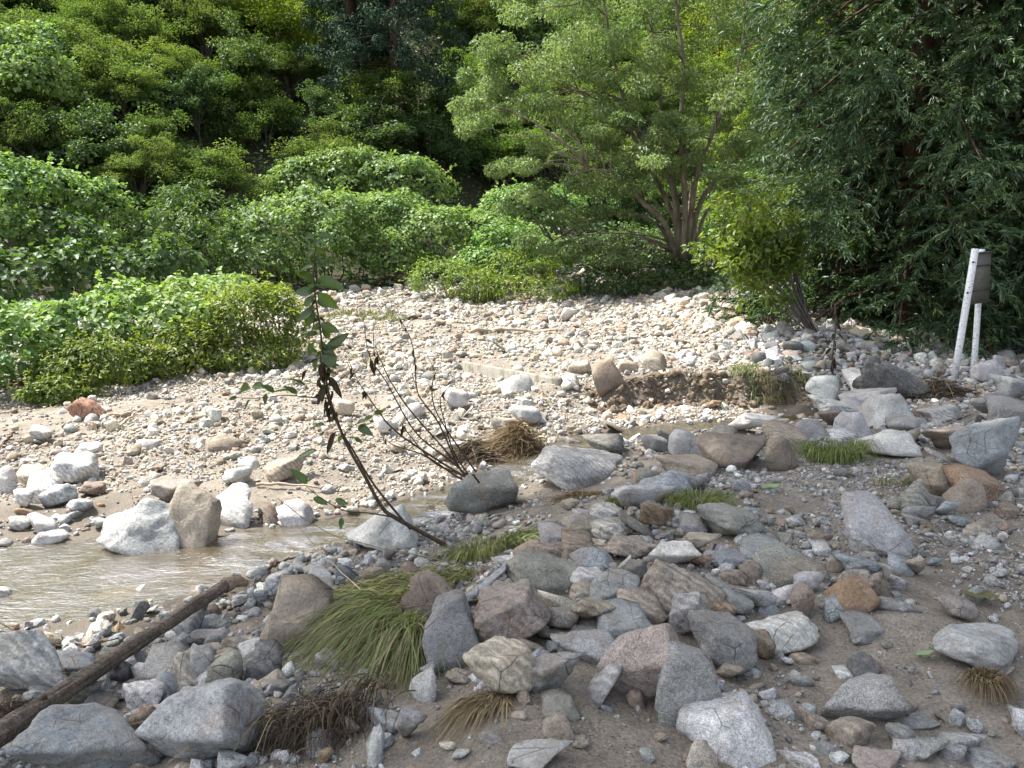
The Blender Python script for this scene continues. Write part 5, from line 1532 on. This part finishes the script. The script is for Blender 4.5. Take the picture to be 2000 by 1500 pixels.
# ---- long thin sticks
def stick(name, label, pts, r0, r1, mat, cat='stick', tint=None):
    c = curve_pts([np.array(p) for p in pts], 14); base = c[0].copy()
    w = rngG.normal(size=c.shape) * r0 * .5; w[0] = 0
    V, F, E = tube(c + w - base, np.linspace(r0, r1, 14), 6)
    o = mk(name, V, [F, E], mat, tint=None if tint is None else np.full(len(V), tint))
    o.location = base
    return tag(o, label, cat, 'loose sticks and stalks')
def G(px, py, dz=.02):
    p = np.array(hit(px, py)); p[2] += dz; return p
stick('bare_stalk', 'thin dark stalk curving over the pale slab behind the log', [G(-10, 1228, .06), at(60, 1246, 4.3), at(150, 1262, 4.2), G(232, 1272, .08)], .005, .003, TWIG)
stick('bare_stalk', 'thin twig crossing the big slab at the left edge', [at(-10, 1338, 3.6), at(70, 1312, 3.8), at(165, 1290, 4.0)], .004, .002, TWIG)
stick('straw_stalk', 'long pale straw reaching from the grass clump up towards the stream boulder', [at(752, 1195, 3.9), at(680, 1130, 4.4), at(610, 1060, 4.75), at(575, 1020, 4.8)], .0035, .002, LM['dry'], tint=.9)
stick('straw_stalk', 'long pale straw running from the weeds left across the stream', [at(905, 1105, 4.5), at(800, 1080, 4.5), at(650, 1045, 4.5), at(540, 972, 4.4)], .0035, .002, LM['dry'], tint=.8)
stick('straw_stalk', 'bent straw lying left of the grass clump top', [at(752, 1152, 4.0), at(680, 1170, 4.0), at(600, 1202, 3.85), at(560, 1205, 3.8)], .0035, .002, LM['dry'], tint=.85)
stick('bare_stalk', 'slim stalk slanting across the grass clump from lower left', [at(430, 1420, 3.3), at(560, 1300, 3.55), at(680, 1215, 3.9), at(790, 1160, 4.2)], .005, .003, LM['dry'], tint=.35)
stick('driftwood_stick', 'bleached driftwood pole lying in the middle of the gravel fan', [G(918, 655, .07), G(980, 650, .09), G(1040, 651, .07), G(1100, 650, .05)], .05, .025, plain_material('bleached_driftwood', (.30, .24, .17), (.48, .40, .31), 14))
DW = bpy.data.materials['bleached_driftwood']
stick('driftwood_stick', 'short driftwood piece on the gravel right of the green patch', [G(798, 627, .06), G(830, 620, .08), G(860, 617, .05)], .045, .03, TWIG)
stick('driftwood_stick', 'long thin pole on the gravel below the rounded green shrub', [G(815, 596, .08), G(880, 600, .08), G(935, 605, .06)], .03, .02, DW)
stick('driftwood_stick', 'forked pale root lying on the gravel right of the broken stump', [G(195, 818, .05), G(245, 815, .06), G(275, 803, .06)], .018, .01, DW)
stick('driftwood_stick', 'pale curved stick pointing down from the broken stump', [G(235, 838, .04), G(250, 825, .05), G(282, 800, .05)], .016, .008, DW)
stick('driftwood_stick', 'pale dead branch on the far stream bank left of the sapling', [G(500, 952, .03), G(560, 955, .06), G(620, 962, .05), G(660, 958, .03)], .016, .006, DW)
stick('driftwood_stick', 'reddish stick lying at the water edge above the log end', [G(525, 1120, .03), G(555, 1107, .05), G(590, 1098, .04)], .012, .008, TWIG)
stick('driftwood_stick', 'upright broken stick poking from the twig shrub base', [G(962, 985, .0), at(930, 935, 6.4), at(925, 925, 6.4)], .012, .006, TWIG)
stick('dry_root', 'pale dry root standing on the sand near the right edge', [G(1940, 1058, .0), at(1936, 1035, 5.1), at(1942, 1015, 5.1)], .012, .006, DW)
stick('driftwood_stick', 'dark pole leaning behind the broken stump at the left edge', [G(-6, 880, .0), G(12, 868, .05), G(30, 858, .1)], .02, .012, TWIG)

# ---- the sapling in the middle
def leaf_mesh(bend, fold):
    ts = np.linspace(0, 1, 9); prof = np.sin(np.pi * ts ** .85) ** .8 * .24 * (1 - .25 * ts); prof[0] = .01; prof[-1] = .004
    V = []
    for t, w in zip(ts, prof):
        x = t; z = -bend * t * t + .02 * math.sin(t * 9)
        V += [(x, -w, z + fold * w), (x, 0, z), (x, w, z + fold * w)]
    V = np.array(V); F = []
    for i in range(8):
        b = i * 3; F += [[b, b + 1, b + 4, b + 3], [b + 1, b + 2, b + 5, b + 4]]
    return V, np.array(F)
LEAFM = {}
for mname in ('sapling', 'withered'):
    for k, (b, f) in enumerate([(.12, .35), (.3, .5), (.45, .3), (.2, .8)]):
        V, F = leaf_mesh(b, f)
        o = mk('leaf', V, F, LM[mname], tint=np.tile([.35, .6, .45], 9) + rngG.uniform(-.2, .3)); LEAFM[mname, k] = o.data
        COL.objects.unlink(o); bpy.data.objects.remove(o)
def put_leaf(root, base, a, b, kind='sapling', wide=1.0, nrm=None):
    a = np.array(a); b = np.array(b); L = np.linalg.norm(b - a)
    x = (b - a) / L
    n_ = np.array([0, -.85, .55]) + rngG.normal(size=3) * .35 if nrm is None else np.array(nrm)
    z = n_ - x * np.dot(n_, x); z /= np.linalg.norm(z); y = np.cross(z, x)
    o = bpy.data.objects.new('leaf', LEAFM[kind, int(rngG.integers(0, 4))]); COL.objects.link(o); o.parent = root
    M = Matrix(((x[0] * L, y[0] * L * wide, z[0] * L, a[0] - base[0]), (x[1] * L, y[1] * L * wide, z[1] * L, a[1] - base[1]), (x[2] * L, y[2] * L * wide, z[2] * L, a[2] - base[2]), (0, 0, 0, 1)))
    o.matrix_local = M
def sapling():
    base = np.array(hit(876, 1068)); Yb = base[1]
    root = thing('sapling', 'tall leaning sapling with drooping leaves and withered tangle in the middle foreground', 'sapling', base)
    yy = lambda py: Yb - .1 - (1068 - py) * .0006
    Q = lambda px, py, dy=0: at(px, py, yy(py) + dy)
    def stem(pts, r0, r1, name='stem'):
        V, F, E = tube(curve_pts([Q(*p) for p in pts], 26) - base, np.linspace(r0, r1, 26), 7); mk(name, V, [F, E], TWIG, root)
    V, F, E = tube(curve_pts([base, Q(775, 1013), Q(745, 989), Q(712, 929), Q(682, 877), Q(664, 836), Q(640, 760), Q(625, 640), Q(613, 550), Q(617, 469)], 40) - base, np.linspace(.016, .0035, 40), 8); mk('stem', V, [F, E], TWIG, root)
    stem([(802, 1034), (733, 950, .04), (690, 880, .05), (655, 820, .05), (632, 745, .04), (626, 690, .03)], .009, .004)
    stem([(769, 1010), (720, 1002, -.05), (676, 998, -.1), (630, 975, -.12), (598, 950, -.15)], .006, .002, 'branch')
    stem([(640, 778), (607, 776, -.05), (556, 772, -.08), (500, 778, -.1), (448, 775, -.1)], .005, .0018, 'branch')
    stem([(672, 848), (690, 832, .1), (712, 820, .1), (740, 805, .1)], .004, .0015, 'branch')
    z1 = lambda x, y: (430 + x * .3, 430 + y * .3)
    LL = [((620, 100), (530, 110)), ((640, 100), (755, 95)), ((620, 170), (660, 110)), ((610, 305), (465, 300)), ((630, 310), (700, 240)), ((608, 400), (462, 300)), ((630, 380), (842, 455)), ((610, 465), (455, 468)),
          ((635, 480), (795, 595)), ((615, 520), (490, 540)), ((600, 560), (560, 725)), ((622, 600), (592, 725)), ((600, 590), (480, 650)), ((650, 680), (800, 735)), ((660, 690), (740, 795)), ((690, 850), (755, 985)), ((700, 800), (880, 745)),
          ((640, 740), (520, 740)), ((610, 800), (540, 900)), ((640, 860), (550, 860)), ((680, 830), (800, 800)), ((610, 200), (540, 240)), ((620, 180), (700, 230)), ((610, 240), (670, 270)), ((640, 900), (600, 1000)), ((660, 780), (700, 900)),
          ((200, 1100), (90, 1105)), ((200, 1170), (135, 1240)), ((110, 1150), (45, 1172)), ((290, 1090), (180, 1070)), ((350, 1120), (270, 1060)), ((480, 1120), (340, 1060)), ((500, 1130), (420, 1065)), ((560, 1090), (480, 990)), ((300, 1130), (285, 1210)),
          ((940, 1300), (1010, 1265)), ((1000, 1250), (1080, 1250)), ((900, 1340), (985, 1385)), ((890, 1330), (960, 1280)), ((870, 1420), (945, 1450)), ((820, 1400), (755, 1440)), ((680, 1330), (590, 1330)), ((680, 1380), (640, 1405))]
    for k in range(34):
        py = rngG.uniform(470, 760); px = np.interp(py, [469, 550, 640, 760], [617, 613, 625, 640]); s_ = rngG.choice([-1, 1])
        put_leaf(root, base, Q(px, py), Q(px + s_ * rngG.uniform(8, 26), py + rngG.uniform(-8, 16), rngG.normal() * .05), 'sapling', 1.0)
    for (a, b) in LL:
        ax, ay = z1(*a); bx, by = z1(*b); bx = ax + (bx - ax) * .86; by = ay + (by - ay) * .86
        put_leaf(root, base, Q(ax, ay), Q(bx, by, rngG.normal() * .04), 'sapling', 1.1 if (a, b) != ((690, 850), (755, 985)) else 1.8)
    for (a, b) in [((620, 880), (575, 895)), ((600, 945), (575, 915)), ((612, 972), (640, 985)), ((655, 975), (680, 985)), ((668, 1010), (665, 1035))]:
        put_leaf(root, base, Q(*a, -.08), Q(*b, -.12), 'sapling')
    for k in range(30):
        t = rngG.uniform(0, 1); px = 622 + t * 38 + rngG.normal() * 9; py = 700 + t * 150
        put_leaf(root, base, Q(px, py), Q(px + rngG.normal() * 14 - 4, py + abs(rngG.normal()) * 26 + 6, rngG.normal() * .04), 'withered', rngG.uniform(.35, .8))
sapling()
def twig_shrub():
    base = np.array(hit(990, 978)); Yb = base[1]
    root = thing('bare_twig_shrub', 'bare shrub with thin leaning brown stems right of the sapling', 'shrub', base)
    Q = lambda p, dy=0: at(p[0], p[1], Yb - (978 - p[1]) * .0012 + dy)
    ST = [[(904, 929), (805, 866), (760, 830), (730, 790), (700, 745), (682, 706)], [(910, 932), (859, 830), (830, 790), (814, 760), (805, 670), (769, 604)], [(950, 960), (880, 900), (811, 844), (754, 745), (721, 694), (709, 616)],
          [(930, 950), (870, 880), (800, 800), (760, 740), (735, 690), (700, 690)], [(960, 960), (900, 880), (850, 800), (845, 745), (855, 720)], [(920, 935), (850, 905), (800, 850), (780, 820)], [(940, 955), (890, 890), (870, 830), (860, 780), (880, 752)],
          [(900, 935), (830, 890), (770, 870), (745, 850)]]
    for i, s in enumerate(ST):
        dy = rngG.normal() * .12
        pts = [base] + [Q(p, dy * j / 4) for j, p in enumerate(s)]
        c = curve_pts(pts, 22); V, F, E = tube(c - base, np.linspace(.012, .0025, 22), 6); mk('stem', V, [F, E], TWIG, root)
        for k in range(5):
            j = int(rngG.integers(9, 20)); e = c[j] + np.array([rngG.normal() * .1, rngG.normal() * .06, abs(rngG.normal()) * .12 + .03])
            V, F, E = tube(curve_pts([c[j], (c[j] + e) / 2 + rngG.normal(size=3) * .01, e], 5) - base, np.linspace(.003, .001, 5), 4); mk('twig', V, [F, E], TWIG, root)
        for k in range(7 if i < 4 else 2):
            j = int(rngG.integers(15, 22)); e = c[j] + np.array([rngG.normal() * .03, 0, -abs(rngG.normal()) * .05 - .01])
            put_leaf(root, base, c[j], e, 'withered', rngG.uniform(.4, .9))
twig_shrub()

# ---- sign on two leaning posts
def sign():
    wp, nt, out = new_mat('flaking_white_paint'); g = N(nt)
    a = g.noise(g.pos(), 38, 4, .7); f = g.ramp(a, [(.56, 0.0), (.64, 1.0)])
    c = g.mix(f, (.72, .74, .75), (.22, .17, .12)); g.link(g.pbr(c, .5, None, .4), out.inputs[0])
    base = np.array(hit(1862, 738)); Y = base[1]
    root = thing('sign_board', 'grey blank sign board on two leaning white posts at the right', 'sign', base)
    def post(b, t, r, name='post'):
        V, F, E = tube(np.array([b, b + (t - b) * .33, b + (t - b) * .66, t]) - base, r, 14); o = mk(name, V, [F, E], wp, root); return o
    b1 = base - np.array([0, 0, .15]); t1 = at(1905, 486, Y + .05)
    post(b1, t1, .052)
    b2 = at(1901, 738, Y + .55); b2[2] = min(b2[2], terr1(b2[0], b2[1])) - .15; t2 = at(1918, 487, Y + .72)
    post(b2, t2, .046)
    bm_ = plain_material('weathered_grey_board', (.10, .10, .085), (.19, .19, .165), 22, .7, .2)
    A_, B_, C_, D_ = at(1903, 493, Y + .12), at(1935, 490, Y + .48), at(1930, 590, Y + .48), at(1884, 596, Y + .10)
    nrm = np.cross(B_ - A_, D_ - A_); nrm /= np.linalg.norm(nrm); nrm *= .012 * (-1 if nrm[1] > 0 else 1)
    def slab(q, th, name, mat, parent):
        q = np.array(q); V = np.vstack([q + th, q - th]) - base
        F = np.array([[0, 1, 2, 3], [7, 6, 5, 4], [0, 4, 5, 1], [1, 5, 6, 2], [2, 6, 7, 3], [3, 7, 4, 0]])
        return mk(name, V, F, mat, parent, False)
    pan = slab([A_, B_, C_, D_], nrm, 'board', bm_, root)
    dk = plain_material('dark_batten', (.05, .05, .045), (.09, .09, .08), 20)
    L_ = lambda u, v: (A_ * (1 - u) + B_ * u) * (1 - v) + (D_ * (1 - u) + C_ * u) * v
    for v in (.02, .26, .74, .97):
        slab([L_(-.01, v - .012) + nrm * 2.2, L_(1.01, v - .012) + nrm * 2.2, L_(1.01, v + .012) + nrm * 2.2, L_(-.01, v + .012) + nrm * 2.2], nrm * .8, 'batten', dk, pan)
    post(at(1890, 585, Y + .1), at(1887, 602, Y + .1), .014, 'bracket')
    for (px, py) in ((1900, 512), (1889, 572)):
        p_ = at(px, py, Y - .012); V, F, E = tube(np.array([p_, p_ - np.array([0, .02, 0])]) - base, .016, 6); mk('bolt', V, [F, E], dk, root)
sign()

# ---- concrete kerb, small post, broken stump, far wall
def beam(name, label, cat, A_, B_, th, h0, h1, mat, extra=None):
    A_, B_ = np.array(A_), np.array(B_); d = B_ - A_; d[2] = 0; d /= np.linalg.norm(d); s = np.array([-d[1], d[0], 0]) * th / 2
    base = A_.copy()
    nseg = 14; V = []
    for k in range(nseg + 1):
        p = A_ * (1 - k / nseg) + B_ * (k / nseg)
        j = rngG.normal(size=(6,)) * .004
        V += [p - s + (0, 0, -h0), p - s + (0, 0, h1 - .02 + j[0]), p - s * .8 + (0, 0, h1 + j[1]), p + s * .8 + (0, 0, h1 + j[2]), p + s + (0, 0, h1 - .02 + j[3]), p + s + (0, 0, -h0)]
    V = np.array(V) - base; F = []
    for k in range(nseg):
        for i in range(5): b = k * 6 + i; F.append([b, b + 6, b + 7, b + 1])
    F = np.array(F); e = nseg * 6
    caps = np.array([[0, 1, 4, 5], [1, 2, 3, 4], [e + 5, e + 4, e + 1, e], [e + 4, e + 3, e + 2, e + 1]])
    o = mk(name, V, np.vstack([F, caps]), mat, smooth_sh=False); o.location = base
    return tag(o, label, cat)
conc, nt, out = new_mat('stained_concrete'); g = N(nt)
mp = g.node('ShaderNodeMapping'); g.link(g.pos(), mp.inputs['Vector']); mp.inputs['Scale'].default_value = (1, 1, .25)
st = g.ramp(g.noise(mp.outputs[0], 9, 5, .7), [(.50, 0.0), (.62, 1.0)])
c_ = g.mix(g.math('MULTIPLY', st, .75), g.ramp(g.noise(g.pos(), 30, 4), [(.3, (.20, .19, .16)), (.7, (.32, .30, .26))]), (.12, .10, .06)); g.link(g.pbr(c_, .9, None, .2), out.inputs[0])
ka, kb = np.array(hit(908, 722)), np.array(hit(1095, 752))
kz = terr1(ka[0], ka[1]); ka[2] = kz; kb[2] = kz - .06
beam('concrete_kerb', 'stained concrete kerb half buried in the middle of the gravel', 'kerb', ka, kb, .14, .3, .15, conc)
def small_post():
    b = np.array(hit(1139, 578)); Y = b[1]; h = 36 / FPX * Y; w = 10 / FPX * Y / 2
    V, F, E = tube(np.array([(0, 0, -.3), (0, 0, h * .96), (0, 0, h)]), [w * 1.3, w * 1.2, w * .9], 4)
    o = mk('concrete_post', V, [F, E], conc, smooth_sh=False); o.location = b; o.rotation_euler = (0, .03, .6)
    tag(o, 'small square grey post standing at the back edge of the gravel', 'post')
small_post()
def stump():
    rng = np.random.default_rng(17)
    b = np.array(hit(178, 818)); Y = b[1]; u = Y / FPX
    wood, nt, out = new_mat('splintered_red_wood'); g = N(nt)
    mp = g.node('ShaderNodeMapping'); tc = g.node('ShaderNodeTexCoord'); g.link(tc.outputs['Object'], mp.inputs['Vector']); mp.inputs['Rotation'].default_value = (0, .5, 0); mp.inputs['Scale'].default_value = (16, 16, 2)
    a = g.noise(mp.outputs[0], 3.0, 6, .7); g.link(g.pbr(g.ramp(a, [(.3, (.10, .045, .03)), (.55, (.34, .20, .14)), (.75, (.50, .38, .29))]), .85, g.bump(a, 1.0, .02), .2), out.inputs[0])
    root = thing('broken_stump', 'splintered reddish tree stump lying on the gravel below the left thicket', 'stump', b)
    V, F = rock_shape(77, 'u', 4); V = V * np.array([30 * u, 24 * u, 24 * u]) + np.array([0, 0, 14 * u])
    V[:, 0] += (V[:, 2] - .1) * -.5; V *= (1 + .10 * np.abs(fbm(V * np.array([30, 30, 4]), 2, 3)))[:, None]
    mk('wood', V, F, wood, root)
    for k in range(9):
        a0 = np.array([rng.uniform(-22, 10) * u, rng.uniform(-12, 12) * u, rng.uniform(20, 30) * u]); e = a0 + np.array([rng.uniform(-14, -2), 0, rng.uniform(6, 16)]) * u
        V, F, E = tube(np.array([a0, (a0 + e) / 2, e]), [5 * u, 3 * u, .4 * u], 5); mk('splinter', V, [F, E], wood, root)
    V, F = rock_shape(78, 's', 3); V = V * np.array([20 * u, 14 * u, 7 * u]) + np.array([46 * u, .1, 4 * u]); mk('slab_of_wood', V, F, wood, root)
stump()
def far_wall():
    b = at(1560, 520, 31.0); b[2] = terr1(b[0], b[1])
    wm = plain_material('tan_masonry', (.36, .29, .19), (.50, .42, .30), 6)
    root = thing('masonry_wall', 'tan block wall glimpsed through the gap left of the cedar', 'wall', b)
    z = -.3
    for r in range(4):
        x = -.1 * (r % 2)
        for k in range(4):
            w, h = .92, .42
            V, F = ICO[2]; V = np.sign(V) * np.abs(V) ** .18 * np.array([w / 2, .2, h / 2]) + np.array([x + w / 2, 0, z + h / 2]); x += w + .03
            mk('block', V, F, wm, root, False)
        z += .45
far_wall()
# ---- fallen leaves and the dry hanging vine
def fallen_leaf(label, a, b, col, wide=1.0):
    m = leaf_material('fallen_leaf_' + str(len(bpy.data.materials)), [(0, col), (1, tuple(x * 1.3 for x in col))], .3, .5, .04, 0)
    a, b = np.array(a), np.array(b); V, F = leaf_mesh(-.12, .3)
    o = mk('fallen_leaf', V, F, m, tint=np.tile([.2, .6, .4], 9)); d = b - a; L = np.linalg.norm(d)
    o.location = a + np.array([0, 0, .02]); o.scale = (L, L * wide, L); o.rotation_euler = (0, -math.asin(d[2] / L), math.atan2(d[1], d[0]))
    tag(o, label, 'leaf', 'fallen leaves on the sand')
fallen_leaf('large curled brown-green leaf lying on the sand at the right edge', G(1875, 1172, .02), G(1952, 1190, .02), (.14, .13, .05), 1.5)
fallen_leaf('small pale green leaf on the sand, lower right', G(1788, 1292, .01), G(1826, 1288, .01), (.22, .32, .16), 1.2)
fallen_leaf('pale green leaf on the sand left of the lone pale boulder', G(1490, 960, .01), G(1522, 958, .01), (.24, .34, .18), 1.4)
def hanging_vine():
    b = np.array(hit(1628, 742)); Y = b[1]
    root = thing('dry_vine', 'dry brown vine stalk hanging from the cedar beside the white block', 'vine', b)
    c = curve_pts([b, at(1626, 700, Y), at(1632, 640, Y + .1), at(1631, 592, Y + .15)], 16)
    V, F, E = tube(c - b, .012, 6); mk('stalk', V, [F, E], TWIG, root)
    for k in range(34):
        j = rngG.uniform(1, 15); p = c[int(j)] + rngG.normal(size=3) * .02
        put_leaf(root, b, p, p + np.array([rngG.normal() * .06, rngG.normal() * .03, -.06 - abs(rngG.normal()) * .04]), 'withered', .7)
hanging_vine()
print('objects', len(scene.objects))
